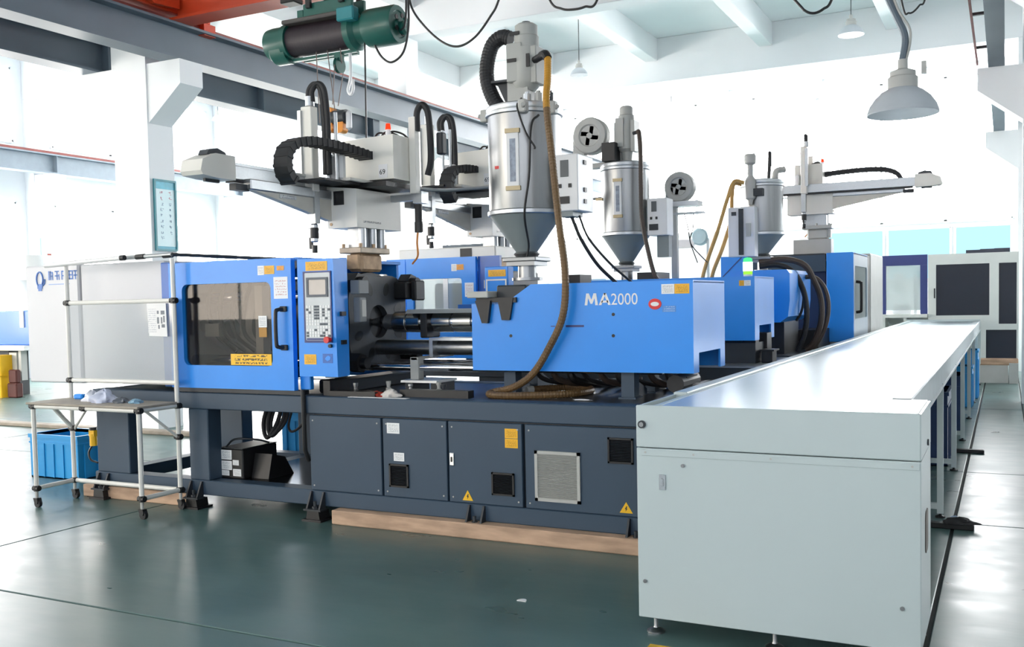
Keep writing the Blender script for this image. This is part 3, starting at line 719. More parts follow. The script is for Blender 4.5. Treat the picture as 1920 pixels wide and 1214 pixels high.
part(MB().cyl((-4.64, 6.101, 2.165), (-4.64, 6.094, 2.165), .012, n=10), 'cap_screw', DIRTY, lh)
# traverse beam
part(MB().box(-4.77, -4.69, 5.07, 6.95, 2.415, 2.53, b=.004).box(-4.70, -4.682, 5.08, 6.95, 2.508, 2.528).box(-4.70, -4.682, 5.08, 6.95, 2.42, 2.437), 'traverse_beam', ALU, rb)
part(MB().box(-4.76, -4.69, 5.10, 6.9, 2.395, 2.413), 'toothed_rack', BLACK, rb)
part(MB().prism([(4.75, 2.435), (4.77, 2.41), (4.89, 2.40), (5.07, 2.40), (5.07, 2.56), (4.89, 2.56), (4.77, 2.51)], 'x', -4.82, -4.64), 'end_cap', BEIGE, rb)
part(MB().prism([(4.86, 2.555), (5.05, 2.555), (5.03, 2.585), (4.96, 2.605), (4.88, 2.59)], 'x', -4.77, -4.69), 'rubber_bumper', mat('bumper_grey', '45494e', .6), rb)
part(MB().box(-4.72, -4.66, 5.09, 5.22, 2.34, 2.385), 'limit_switch', DGREY, rb)
part(MB().box(-4.74, -4.72, 4.87, 5.0, 2.38, 2.40), 'trip_cam', DGREY, rb)
part(MB().box(-4.70, -4.625, 5.20, 6.10, 2.35, 2.425, b=.008), 'guide_tube', ALU, rb)
part(MB().prism([(5.22, 2.36), (6.10, 2.36), (6.10, 2.19), (5.24, 2.35)], 'x', -4.69, -4.635), 'gusset', mat('gusset_ivory', 'cfccc2', .5), rb)
part(MB().box(-4.635, -4.628, 5.50, 5.68, 2.318, 2.345), 'rating_plate', label_mat('rating_print', 'cfd2d4', '5b6066', 2, .5, 24, axis='YZ'), rb, smooth=0)
# carriage and upper housing
uh = part(MB().prism([(-4.62, 2.53), (-4.40, 2.50), (-4.15, 2.497), (-4.15, 2.832), (-4.62, 2.815)], 'y', 6.24, 6.605), 'upper_housing', BEIGE, rb)
part(MB().box(-4.75, -4.38, 6.0, 6.3, 2.475, 2.50, b=.004), 'carriage_tray', BEIGE, rb)
part(MB().box(-4.64, -4.18, 6.18, 6.66, 2.44, 2.475).box(-4.66, -4.40, 5.72, 6.72, 2.455, 2.47), 'carriage', BLACK, rb)
part(MB().box(-4.285, -4.205, 6.237, 6.24, 2.508, 2.61), 'number_plate', WHITEP, uh)
text('69', .055, (-4.278, 6.2365, 2.535), FRONT, BLACK, uh, name='number')
tb = MB()
for k in range(3): tb.tube(spline([(-4.36 + .06 * k, 6.30, 2.825), (-4.34 + .06 * k, 6.34, 2.87), (-4.30 + .06 * k, 6.42, 2.86), (-4.27 + .05 * k, 6.5, 2.825)], 5), .008, 6)
part(tb, 'air_fitting', BLACK, uh, kind='stuff')
bc = part(MB().cyl((-4.23, 6.30, 2.83), (-4.23, 6.30, 2.86), .022, n=14).cyl((-4.23, 6.30, 2.86), (-4.23, 6.30, 2.88), .018, n=14), 'beacon', WHITEP, rb)
part(MB().cyl((-4.23, 6.30, 2.88), (-4.23, 6.30, 2.925), .022, .017, n=14), 'beacon_lens', glow('red_beacon', 'ff3a1c', 1.6), bc)
# cable chains
ch = MB(); chain_arch(ch, [(-4.40, 5.34, 2.40), (-4.40, 5.28, 2.46), (-4.40, 5.27, 2.54), (-4.40, 5.32, 2.63), (-4.40, 5.46, 2.69), (-4.40, 5.70, 2.71), (-4.40, 6.05, 2.70), (-4.40, 6.36, 2.675)], .12, .055, (1, 0, 0), 8)
cho = part(ch, 'cable_chain', RUBBER, rb)
lk = MB()
pp = resample(spline([(-4.40, 5.34, 2.40), (-4.40, 5.28, 2.46), (-4.40, 5.27, 2.54), (-4.40, 5.32, 2.63), (-4.40, 5.46, 2.69), (-4.40, 5.70, 2.71), (-4.40, 6.05, 2.70), (-4.40, 6.36, 2.675)], 12), .03)
for a, b in zip(pp[::2], pp[1::2]): lk.ribbon([a, a + (b - a) * .7], .128, .062, (1, 0, 0))
part(lk, 'chain_link', RUBBER, cho, kind='stuff')
# vertical main arm with hose arch
part(MB().box(-4.715, -4.615, 5.86, 5.94, 2.40, 3.03, b=.006), 'vertical_arm', BEIGE, rb)
part(MB().cyl((-4.64, 5.88, 3.03), (-4.64, 5.88, 3.10), .034, n=14).box(-4.73, -4.70, 5.84, 5.88, 2.5, 3.0), 'arm_top', ALU, rb)
hz = MB()
for dx in (0, .03): hz.tube(spline([(-4.645 + dx, 5.88, 3.06), (-4.645 + dx, 5.88, 3.14), (-4.60 + dx, 5.89, 3.19), (-4.55 + dx, 5.90, 3.14), (-4.535 + dx, 5.91, 2.95), (-4.54 + dx, 5.92, 2.72), (-4.54 + dx, 5.92, 2.52)], 8), .022, 10)
part(hz, 'arm_hose', RUBBER, rb)
for x, c in ((-4.545, ALU), (-4.47, ALU)): part(MB().cyl((x, 5.96, 2.47), (x, 5.96, 2.98), .014, n=10), 'guide_shaft', c, rb)
part(MB().box(-4.58, -4.44, 5.98, 6.05, 2.48, 2.68, b=.02), 'slide_cover', WHITEP, rb)
gp = part(MB().box(-4.69, -4.62, 5.88, 5.94, 2.16, 2.40).box(-4.68, -4.63, 5.885, 5.935, 2.02, 2.16, b=.01), 'arm_lower', ALU, rb)
part(MB().cyl((-4.655, 5.91, 2.13), (-4.655, 5.91, 2.05), .034, n=12).cyl((-4.655, 5.91, 2.0), (-4.655, 5.91, 1.94), .022, n=10).box(-4.70, -4.675, 5.9, 5.92, 1.97, 2.06), 'gripper', BLACK, rb)
# second (sprue) arm
part(MB().box(-4.145, -4.085, 6.45, 6.51, 2.40, 2.99, b=.004), 'sprue_arm', BEIGE, rb)
part(MB().tube(spline([(-4.08, 6.48, 2.88), (-4.08, 6.48, 3.02), (-4.04, 6.49, 3.08), (-3.995, 6.50, 3.02), (-3.985, 6.51, 2.85), (-3.99, 6.52, 2.65), (-4.02, 6.52, 2.54)], 8), .026, 10), 'arm_hose', RUBBER, rb)
part(MB().box(-3.96, -3.90, 6.55, 6.62, 2.70, 2.87, b=.01), 'valve_box', DGREY, rb)
part(MB().box(-4.15, -4.07, 6.50, 6.60, 2.33, 2.42).box(-4.40, -4.15, 6.56, 6.62, 2.36, 2.41), 'sprue_slide', ALU, rb)
part(MB().cyl((-4.10, 6.5, 2.32), (-4.10, 6.5, 2.18), .03, n=12).cyl((-4.10, 6.5, 2.18), (-4.10, 6.5, 2.10), .034, n=12), 'sprue_gripper', BLACK, rb)
part(MB().tube(spline([(-4.11, 6.5, 2.12), (-4.12, 6.5, 2.02), (-4.13, 6.52, 1.92), (-4.20, 6.55, 1.86)], 6), .008, 6), 'air_hose', mat('orange_air_hose', 'd98a3a', .5), rb)
part(MB().tube(spline([(-4.2, 6.6, 2.46), (-4.0, 6.7, 2.44), (-3.75, 6.9, 2.46), (-3.45, 7.1, 2.50)], 6), .014, 8), 'sprue_rod', ALU, rb)
r2 = dup(rb, (-4.84, 9.26, 1.863), 0, 1.1, 'ivory take-out robot of the second machine, half hidden behind the big hopper')
for c_ in r2.children:
    if c_.name.split('.')[0] in ('upper_housing', 'carriage_tray', 'carriage', 'beacon', 'sprue_arm', 'valve_box', 'slide_cover', 'guide_shaft', 'vertical_arm', 'arm_top', 'arm_lower', 'gripper'): c_.location.y -= .50; c_.location.z += .06
    if c_.name.split('.')[0] in ('sprue_slide', 'sprue_gripper', 'air_hose', 'sprue_rod', 'arm_hose'): c_.location.y -= .3
r3 = dup(rb, (-2.10, 12.45, 2.23), R(90), .9, 'grey-looking take-out robot on the third machine, arm reaching right')
for c_ in r3.children:
    nm = c_.name.split('.')[0]
    if nm in ('vertical_arm', 'arm_top', 'slide_cover', 'guide_shaft', 'arm_lower', 'gripper', 'arm_hose'): c_.location.y += .55; c_.location.x -= .12
    if nm in ('mount_block', 'base_plate'): c_.data = c_.data.copy(); c_.data.materials[0] = LGREY
    if nm == 'base_plate':
        for g_ in c_.children: g_.data = g_.data.copy(); g_.data.materials[0] = LGREY

# ------------------------------------------------------------------ hopper dryers
def hopper(name, label, cx, cy, r, zb, zc, zt, hose=None):
    t = thing(name, label, 'hopper', (cx, cy, zb))
    body = part(MB().lathe(cx, cy, [(r * .99, zc), (r, zc + .01), (r, zt), (0, zt)], 48), 'drum', STEEL, t)
    part(MB().lathe(cx, cy, [(r * 1.03, zc - .018), (r * 1.05, zc - .012), (r * 1.05, zc + .012), (r * 1.01, zc + .02)], 48), 'lower_rim', ALU, t)
    part(MB().lathe(cx, cy, [(r * .25, zb + .19), (r * 1.0, zc - .015)], 48), 'cone', CONE, t)
    part(MB().lathe(cx, cy, [(r * 1.02, zt - .045), (r * 1.06, zt - .04), (r * 1.06, zt - .02), (r * 1.03, zt - .015), (r * 1.05, zt), (r * 1.04, zt + .022), (r * .9, zt + .035), (0, zt + .038)], 48), 'lid', ALU, t)
    part(MB().lathe(cx, cy, [(r * .30, zb + .17), (r * .36, zb + .19), (r * .30, zb + .205)], 28), 'cone_collar', STEEL, t)
    part(MB().box(cx - r * .5, cx + r * .5, cy - r * .5, cy + r * .5, zb + .135, zb + .165, b=.005).box(cx - r * .42, cx + r * .42, cy - r * .42, cy + r * .42, zb + .105, zb + .135), 'slide_gate', mat('gate_steel', '8f9294', .4, metal=.7), t)
    part(MB().cyl((cx, cy, zb + .01), (cx, cy, zb + .11), r * .25, n=24), 'neck', STEEL, t)
    part(MB().lathe(cx, cy, [(r * .42, zb), (r * .42, zb + .02), (r * .26, zb + .022)], 24), 'base_flange', STEEL, t)
    return t, body
def sight_glass(t, cx, cy, r, a, z0, z1, w=.085):
    """level window on the drum, seen from the camera side"""
    d = Vector((math.sin(a), -math.cos(a), 0)); s = Vector((math.cos(a), math.sin(a), 0)); c = Vector((cx, cy, 0))
    def slab(w0, w1, h0, h1, d0, d1):
        vs = [c + s * u + d * e + Vector((0, 0, z)) for u in (w0, w1) for e in (d0, d1) for z in (h0, h1)]
        return MB().add(vs, [(0, 1, 3, 2), (4, 6, 7, 5), (0, 4, 5, 1), (2, 3, 7, 6), (0, 2, 6, 4), (1, 5, 7, 3)])
    g = part(slab(-w / 2, w / 2, z0, z1, r * .97, r + .012), 'sight_glass_frame', WHITEP, t)
    part(slab(-w * .25, w * .25, z0 + .04, z1 - .05, r + .008, r + .0135), 'sight_glass', mat('pellets_behind_glass', '8d97a6', .3, var=.35, scale=30), g)
    for z in (z0 - .02, z1 - .01): part(slab(-w * .62, w * .62, z, z + .03, r * .97, r + .02), 'clamp_bar', mat('brass_clamp', 'a89a7c', .4, metal=.6), g)
h1, b1 = hopper('hopper_dryer', 'tall stainless hopper dryer above the MA2000 hood', -3.085, 6.33, .262, 1.695, 2.175, 2.90)
sight_glass(h1, -3.085, 6.33, .262, R(8), 2.335, 2.72)
ang = lambda a, rr, z: (-3.085 + rr * math.sin(R(a)), 6.33 - rr * math.cos(R(a)), z)
part(MB().box(-3.20, -3.13, 6.082, 6.092, 2.475, 2.495), 'red_tag', RED, h1)
for a in (-75, 70, 25):
    x, y, z = ang(a, .285, 2.90)
    part(MB().box(x - .03, x + .03, y - .03, y + .03, 2.84, 2.93, b=.008).cyl((x, y, 2.87), (x + .05 * math.sin(R(a)), y - .05 * math.cos(R(a)), 2.89), .016, n=8), 'lid_clamp', LGREY, h1)
ctl = part(MB().box(-2.80, -2.63, 6.22, 6.50, 2.165, 2.555, b=.006), 'control_box', WHITEP, h1)
part(B(-2.76, -2.70, 6.215, 6.221, 2.40, 2.515), 'meter', mat('meter_grey', '51575a', .35), ctl)
for x in (-2.775, -2.70): part(B(x, x + .022, 6.213, 6.221, 2.325, 2.352), 'rocker_switch', BLACK, ctl)
part(B(-2.775, -2.695, 6.213, 6.221, 2.215, 2.265), 'temperature_display', BLACK, ctl)
for z in (2.49, 2.30, 2.22): part(B(-2.631, -2.622, 6.32, 6.36, z, z + .03), 'side_switch', BLACK, ctl)
part(MB().box(-2.80, -2.68, 6.24, 6.42, 2.13, 2.165).box(-2.86, -2.80, 6.28, 6.44, 2.2, 2.5), 'box_bracket', CONE, h1)
# vacuum loader on the lid
LGW = mat('loader_grey_paint', 'a9aba7', .42, var=.03)
ld = part(MB().box(-3.19, -3.11, 6.28, 6.40, 2.935, 3.12).box(-3.12, -3.02, 6.26, 6.38, 2.935, 3.06), 'loader_bracket', LGW, h1)
part(MB().lathe(-3.055, 6.33, [(.055, 3.04), (.085, 3.07), (.105, 3.10), (.105, 3.24), (.10, 3.24), (.10, 3.34), (.09, 3.345), (.09, 3.42), (.082, 3.43), (.082, 3.50), (.06, 3.515), (0, 3.515)], 20), 'loader_vessel', LGW, h1, smooth=35)
part(MB().cyl((-3.055, 6.33, 3.515), (-3.055, 6.33, 3.53), .03, n=12), 'loader_cap', DGREY, h1)
part(MB().box(-3.17, -3.05, 6.23, 6.33, 3.10, 3.37, b=.006).box(-2.99, -2.945, 6.25, 6.40, 3.08, 3.34, b=.006), 'filter_housing', LGW, h1)
part(MB().box(-3.01, -2.985, 6.222, 6.232, 3.19, 3.28).box(-3.16, -3.09, 6.222, 6.231, 3.235, 3.26), 'toggle_clip', BLACK, h1)
part(MB().box(-3.145, -3.07, 6.24, 6.25, 3.425, 3.45), 'vent_slot', BLACK, h1)
part(MB().box(-3.30, -3.16, 6.24, 6.44, 3.11, 3.125).prism([(-3.28, 3.11), (-3.16, 3.11), (-3.16, 2.94), (-3.20, 2.94)], 'y', 6.30, 6.38), 'shelf_bracket', DGREY, h1)
dp = [(-3.18, 6.33, 3.43), (-3.25, 6.33, 3.45), (-3.33, 6.33, 3.40), (-3.375, 6.33, 3.27), (-3.375, 6.33, 3.14), (-3.33, 6.33, 3.02), (-3.27, 6.33, 2.93)]
part(MB().tube([Vector(p) for p in spline(dp, 10)], .052, 14, rib=.06, step=.011), 'air_duct', RUBBER, h1, smooth=20)
part(MB().cyl((-2.96, 6.26, 3.235), (-2.88, 6.22, 3.25), .026, n=12).tube(spline([(-2.89, 6.225, 3.25), (-2.85, 6.20, 3.25), (-2.825, 6.185, 3.215)], 5), .03, 12), 'hose_elbow', BLACK, h1)
for k, (x, y) in enumerate(((-2.98, 6.17), (-2.92, 6.22), (-2.87, 6.3))):
    part(MB().cyl((x, y, 2.93), (x, y, 2.985 + .01 * k), .028, n=10).cyl((x, y, 2.985), (x, y, 3.0 + .01 * k), .018, n=8), 'lid_fitting', (ALU, LGREY, DGREY)[k], h1)
part(MB().tube(spline([(-3.02, 6.16, 2.96), (-3.0, 6.05, 2.88), (-2.93, 6.03, 2.70), (-2.87, 6.04, 2.60), (-2.87, 6.04, 2.58)], 8), .007, 6), 'sensor_cable', BLACK, h1)
part(MB().tube(spline([(-2.86, 6.10, 2.82), (-2.90, 6.06, 2.74), (-2.92, 6.05, 2.4), (-2.96, 6.05, 2.15), (-3.0, 6.19, 1.95), (-3.03, 6.22, 1.86)], 8), .008, 6), 'sensor_cable', BLACK, h1)
for k, x in enumerate((-2.74, -2.68)):
    part(MB().tube(spline([(x, 6.35, 2.14), (x + .05, 6.40, 1.98), (x + .13 + .04 * k, 6.5, 1.80), (x + .24 + .06 * k, 6.6, 1.66)], 8), .013 - .004 * k, 8), 'power_cable', BLACK, h1)

# brown conveying hose hanging down the hood and lying in a loop on the deck
pts = [(-2.825, 6.185, 3.215), (-2.79, 6.10, 3.05), (-2.765, 6.02, 2.86), (-2.70, 5.95, 2.50), (-2.635, 5.90, 2.06), (-2.59, 5.885, 1.72), (-2.612, 5.885, 1.45), (-2.715, 5.89, 1.24), (-2.845, 5.90, 1.06), (-2.99, 5.90, .965), (-3.15, 5.90, .925), (-3.12, 5.80, .918), (-2.95, 5.80, .915), (-2.66, 5.98, .915), (-2.58, 6.22, .915), (-2.66, 6.42, .915), (-2.86, 6.46, .915), (-3.02, 6.25, .915)]
hp = resample([Vector(p) for p in spline(pts, 14)], .011)
hose = thing('conveying_hose', 'amber and brown ribbed suction hose draped over the MA2000 hood', 'hose', (-2.7, 5.9, .9))
k = int(.10 * len(hp))
part(MB().tube(hp[:k + 1], .0235, 10, rib=.09), 'upper_length', HOSEY, hose, smooth=15)
part(MB().tube(hp[k:], .0235, 10, rib=.09), 'lower_length', HOSEB, hose, smooth=15)
part(MB().cyl(hp[-1], hp[-1] + (hp[-1] - hp[-3]).normalized() * .05, .027, n=10), 'end_cuff', LGREY, hose)
rg = thing('stained_rag', 'white and red stained rag lying on the machine deck', 'rag', (-3.92, 5.72, .894))
def crumple(cx, cy, z0, rx, ry, h, seed, n=18, k=9):
    """irregular heap of cloth or film resting on z0"""
    rnd = random.Random(seed); vs = []; ph = [rnd.uniform(0, 6.28) for _ in range(8)]
    for j in range(k):
        v = j / (k - 1)
        for i in range(n):
            t = 2 * math.pi * i / n
            w = 1 + .22 * math.sin(3 * t + ph[0] + 4 * v) + .16 * math.sin(5 * t + ph[1] - 6 * v) + .10 * math.sin(9 * t + ph[2])
            rr = math.cos(v * math.pi / 2) ** .7 * w + rnd.uniform(-.05, .05)
            z = z0 + h * (v ** .8) * (1 + .25 * math.sin(2 * t + ph[3]) * (1 - v)) + (rnd.uniform(-.08, .08) * h if 0 < j else 0)
            vs.append((cx + rx * rr * math.cos(t), cy + ry * rr * math.sin(t), max(z0, z)))
    fs = [(j * n + i, j * n + (i + 1) % n, (j + 1) * n + (i + 1) % n, (j + 1) * n + i) for j in range(k - 1) for i in range(n)]
    return MB().add(vs, fs + [tuple(range(n))[::-1], tuple(range((k - 1) * n, k * n))])
part(crumple(-3.86, 5.70, .894, .07, .05, .055, 3), 'white_cloth', mat('grubby_cloth', 'cfcac4', .8, var=.2, scale=18), rg, smooth=60)
part(crumple(-3.965, 5.68, .894, .055, .04, .04, 5), 'red_cloth', mat('red_cloth', 'a8321f', .8, var=.25, scale=18), rg, smooth=60)
single(crumple(-2.47, 5.85, .894, .06, .02, .008, 8), 'paper_scrap', WHITEP, 'torn white paper scrap on the deck below the hood', 'scrap', (-2.47, 5.85, .894), smooth=60)
# mast lamp boxes: transformer box in the open bay under the clamp
tr = thing('transformer_box', 'black metal transformer box with white labels inside the machine base', 'box', (-5.3, 5.85, .212))
part(MB().box(-5.50, -5.26, 5.72, 6.12, .212, .445, b=.008), 'case', BLACK, tr)
part(MB().box(-5.50, -5.26, 5.72, 6.12, .445, .452, b=.002).tube(spline([(-5.46, 5.76, .452), (-5.45, 5.85, .50), (-5.32, 5.95, .49), (-5.28, 6.05, .455)], 5), .008, 6), 'lid', DGREY, tr)
for x0, x1, z0, z1 in ((-5.48, -5.37, .36, .435), (-5.48, -5.37, .28, .35), (-5.48, -5.40, .235, .275), (-5.36, -5.30, .32, .36), (-5.36, -5.28, .235, .29)):
    part(B(x0, x1, 5.717, 5.721, z0, z1), 'label', LBLW, tr, smooth=0)
part(MB().prism([(5.8, .212), (6.1, .212), (6.0, .36), (5.85, .40)], 'x', -5.25, -5.08), 'cable_gland', BLACK, tr)

# ------------------------------------------------------------------ timber bearers and small floor things
single(B(-4.25, -1.90, 5.49, 5.60, 0, .10, b=.006), 'timber_bearer', WOOD, 'long pale timber bearer under the front of the nearest machine', 'timber', (-3.1, 5.55, 0))
single(B(-6.86, -5.70, 5.56, 5.68, 0, .10, b=.006), 'timber_bearer', WOOD, 'short worn timber bearer under the machine behind the trolley', 'timber', (-6.2, 5.6, 0))
single(MB().prism([(-2.23 + .026 * math.cos(R(a)), 4.43 + .035 * math.sin(R(a))) for a in range(0, 181, 18)], 'z', 0, .004), 'plastic_disc', WHITEP, 'small white half-round plastic chip on the bare floor', 'chip', (-2.23, 4.43, 0))
single(B(-1.42, -1.10, 4.02, 4.10, 0, .0015), 'floor_marking', mat('worn_yellow', 'c9a02e', .6, var=.3, scale=15), 'worn yellow floor marking under the conveyor end', 'marking', (-1.3, 4.06, 0))
for y, lb in ((6.93, 'black steel bar jutting out beside the nearest conveyor legs, rag on it'), (10.28, 'black flat bar poking from under the conveyor further along the aisle')):
    t = thing('floor_bar', lb, 'bar', (-.3, y, 0))
    part(MB().box(-1.0, -.18, y - .035, y + .035, 0, .035, b=.006), 'bar', BLACK, t)
    if y < 7: part(crumple(-.27, y + .02, .035, .10, .05, .04, 13), 'wrapped_end', RUBBER, t, smooth=60)
single(crumple(-.30, 7.10, 0, .05, .035, .05, 21), 'film_scrap', mat('pale_blue_film', '9fb6cf', .3), 'crumpled pale blue film beside the black floor bar', 'scrap', (-.3, 7.1, 0), smooth=60)

# ------------------------------------------------------------------ long conveyor table
cv = thing('conveyor', 'long pale grey belt conveyor running from the foreground to the far wall', 'conveyor', (-.9, 4.2, 0))
CX0, CX1, CY0, CY1, CZ = -1.508, -.303, 4.20, 17.9, 1.06
cab = part(MB().box(CX0, CX1, CY0, CY0 + .012, .085, .868, b=.003).box(CX0, CX0 + .012, CY0 + .012, 4.76, .085, .868).box(CX1 - .012, CX1, CY0 + .012, 4.76, .085, .868).box(CX0, CX1, 4.748, 4.76, .085, .868).box(CX0 + .012, CX1 - .012, CY0 + .012, 4.748, .085, .1), 'drive_cabinet', CABW, cv)
hdp = part(MB().box(CX0, CX1, CY0 - .002, CY0 + .012, .872, CZ + .004, b=.004).box(CX0, CX0 + .012, CY0 + .012, 4.76, .872, CZ).box(CX1 - .012, CX1, CY0 + .012, 4.76, .872, CZ), 'head_cover', CABW, cv)
part(MB().box(CX0 + .025, CX1 - .005, CY0 - .004, CY0, .835, .862, b=.001), 'seam_strip', CABW, cab)
for x in (-1.465, -1.24, -.90, -.335): part(MB().cyl((x, CY0 - .006, .85), (x, CY0 - .004, .85), .005, n=8), 'rivet', LGREY, cab)
for x, z in ((-1.29, .797), (-1.475, .254), (-.374, .263)): part(MB().cyl((x, CY0 - .006, z), (x, CY0, z), .009, n=10).cyl((x, CY0 - .008, z), (x, CY0 - .006, z), .005, n=8), 'screw', STEEL, cab)
part(MB().box(-1.402, -1.370, CY0 - .006, CY0, .681, .752, b=.002).box(-1.392, -1.380, CY0 - .010, CY0 - .006, .70, .735, b=.002), 'latch', CHROME, cab)
part(MB().cyl((-1.479, CY0 - .012, .977), (-1.479, CY0, .977), .018, n=18), 'key_switch', DGREY, hdp)
part(MB().cyl((-1.479, CY0 - .016, .977), (-1.479, CY0 - .012, .977), .011, n=14), 'key_switch_core', STEEL, hdp)
part(MB().prism(rrect(4.42, 4.55, .44, .62, .03), 'x', CX1, CX1 + .004), 'side_pull', mat('pull_bronze', '4a4038', .5), cab)
part(MB().cyl((CX1, 4.56, .90), (CX1 + .006, 4.56, .90), .014, n=12), 'side_knob', DGREY, hdp)
for x, y in ((-1.45, 4.27), (-.905, 4.27), (-.36, 4.27), (-1.45, 4.70), (-.36, 4.70)):
    part(MB().lathe(x, y, [(.042, 0), (.042, .008), (.03, .016), (.012, .022), (.009, .03), (.009, .10)], 18), 'leveling_foot', STEEL, cv)
part(MB().box(CX0, CX0 + .075, 4.76, CY1, CZ - .13, CZ + .012, b=.006).box(CX0 + .075, CX0 + .10, CY0 + .012, CY1, CZ - .05, CZ + .002), 'side_rail', CABW, cv)
part(MB().box(-.47, -.38, 4.76, CY1, CZ - .035, CZ + .008, b=.006).box(-.40, -.385, 4.76, CY1, CZ - .15, CZ - .035).box(-.41, -.375, 4.76, CY1, CZ - .155, CZ - .14), 'side_rail', mat('side_rail_grey', 'aab2b6', .4, metal=.3), cv)
part(B(-.47, CX1 - .012, CY0 + .012, 4.76, CZ - .02, CZ + .004), 'corner_plate', CABW, cv)
part(MB().box(CX0 + .10, -.47, CY0 + .012, CY1 - .02, CZ - .02, CZ), 'belt', mat('slick_belt', 'c0ccd2', .30, metal=.8, var=.04, scale=2, stretch=(1, .2, 1)), cv)
part(MB().box(CX0 + .1, -.47, 4.76, CY1 - .05, CZ - .13, CZ - .022), 'belt_bed', LGREY, cv)
part(MB().box(CX0, -.38, CY1 - .02, CY1 + .02, CZ - .14, CZ + .03), 'tail_plate', CABW, cv)
for i, y in enumerate((5.3, 7.24, 9.2, 11.1, 13.05, 14.95, 16.4, 17.86)):
    for x in (CX0 + .02, -.42):
        lg_ = part(MB().box(x, x + .04, y - .02, y + .02, .03, CZ - .13), 'leg', CABW, cv)
        part(MB().lathe(x + .02, y, [(.032, 0), (.032, .012), (.010, .018), (.010, .035)], 12), 'foot_pad', BLACK, lg_)
    part(MB().box(CX0 + .06, -.42, y - .018, y + .018, .06, .10), 'cross_bar', CABW, cv)
part(MB().box(-.40, -.37, 17.78, 17.86, .35, CZ - .14), 'tail_panel', CABW, cv)

# blue bins under the conveyor
def crate(name, label, x0, x1, y0, y1, h, group=None, m=BINB, ribs=5, z0=0.0):
    t = thing(name, label, 'crate', ((x0 + x1) / 2, (y0 + y1) / 2, z0), group)
    w = .012; tp = .02
    q = MB()
    def wall(ax0, ay0, ax1, ay1, nx, ny):
        a = [(ax0, ay0, z0), (ax1, ay1, z0), (ax1 + 0, ay1, z0 + h), (ax0, ay0, z0 + h)]
    q.box(x0, x1, y0, y1, z0, z0 + .012)
    q.box(x0, x1, y0, y0 + w, z0, z0 + h).box(x0, x1, y1 - w, y1, z0, z0 + h).box(x0, x0 + w, y0 + w, y1 - w, z0, z0 + h).box(x1 - w, x1, y0 + w, y1 - w, z0, z0 + h)
    part(q, 'tub', m, t)
    part(MB().ring(orect(x0 - .012, x1 + .012, y0 - .012, y1 + .012), rrect(x0 + w, x1 - w, y0 + w, y1 - w, .01), 'z', z0 + h - .03, z0 + h + .004), 'rim', m, t)
    part(MB().ring(orect(x0 - .008, x1 + .008, y0 - .008, y1 + .008), rrect(x0, x1, y0, y1, .004), 'z', z0 + h * .80, z0 + h * .83), 'band', m, t)
    for i in range(ribs):
        x = x0 + (x1 - x0) * (i + .5) / ribs
        part(MB().box(x - .008, x + .008, y0 - .010, y0, z0 + .01, z0 + h * .8), 'rib', m, t)
    for i in range(3):
        y = y0 + (y1 - y0) * (i + .5) / 3
        part(MB().box(x1, x1 + .010, y - .008, y + .008, z0 + .01, z0 + h * .8), 'rib', m, t)
    return t
NAVYB = mat('navy_bin_plastic', '17365f', .5)
crate('plastic_crate', 'large bright blue plastic crate on the floor behind the trolley', -8.14, -7.50, 6.04, 6.48, .40)
crate('plastic_crate', 'blue crate seen through the open bay of the machine base', -6.25, -5.72, 7.35, 7.8, .55)
crate('plastic_crate', 'narrow blue crate right of the crate seen through the base', -5.62, -5.45, 7.4, 7.85, .50, ribs=1)
crate('plastic_crate', 'low blue crate seen beside the cable conduit under the machine', -5.36, -4.85, 7.45, 7.9, .42)
crate('plastic_bin', 'dark blue bin under the conveyor behind its second leg', -.98, -.46, 9.4, 10.1, .66, m=NAVYB)
crate('plastic_bin', 'blue bin under the conveyor in the middle of the leg row', -.96, -.44, 11.7, 12.4, .62, m=NAVYB)
crate('plastic_bin', 'bright blue bin standing near the tail end of the conveyor', -.90, -.40, 14.3, 14.75, .55, ribs=3)
crate('plastic_bin', 'tall bright blue bin at the tail end of the conveyor', -.86, -.36, 15.5, 16.0, .70, ribs=3)

# ------------------------------------------------------------------ trolley with film screen
tv = thing('work_trolley', 'ivory tube trolley with a clear film screen and castors', 'trolley', (-6.25, 5.28, 0))
def bar(a, b, name='tube', r=.018, m=TUBEW): return part(MB().cyl(a, b, r, n=12), name, m, tv)
L0, L1, YN, YR = -6.82, -5.67, 5.10, 5.475
for x, y, zt in ((L0, YN, .835), (L1, YN, .82), (L0 - .03, YR, 1.925), (L1, YR, 1.925)):
    bar((x, y, .13), (x, y, zt), 'upright')
    c = part(MB().cyl((x, y, .075), (x, y, .13), .012, n=10), 'caster_stem', LGREY, tv)
    part(MB().prism([(x - .022, .075), (x + .022, .075), (x + .03, .05), (x + .022, .03), (x - .006, .03)], 'y', y - .02, y + .02), 'caster_fork', BLACK, c)
    part(MB().cyl((x + .012, y - .013, .032), (x + .012, y + .013, .032), .032, n=18), 'caster_wheel', RUBBER, c)
for a, b in (((L0, YN, .15), (L0 - .03, YR, .15)), ((L1, YN, .15), (L1, YR, .15)), ((L0 - .03, YR, .15), (L1, YR, .15)), ((L0, YN, .80), (L1, YN, .80)), ((L0, YN, .80), (L0 - .03, YR, .80)), ((L1, YN, .80), (L1, YR, .80)), ((L0 - .03, YR, 1.605), (L1, YR, 1.605)), ((L0 - .03, YR, .975), (L1, YR, .975))): bar(a, b, 'rail')
bar((L0 - .03, YR - .2, .80), (L0 - .03, YR, .58), 'brace'); bar((L0 + .2, YR, .80), (L0 - .02, YR, .56), 'brace', .011); bar((L1 - .02, YN + .08, .79), (L1, YR - .01, .56), 'brace', .011)
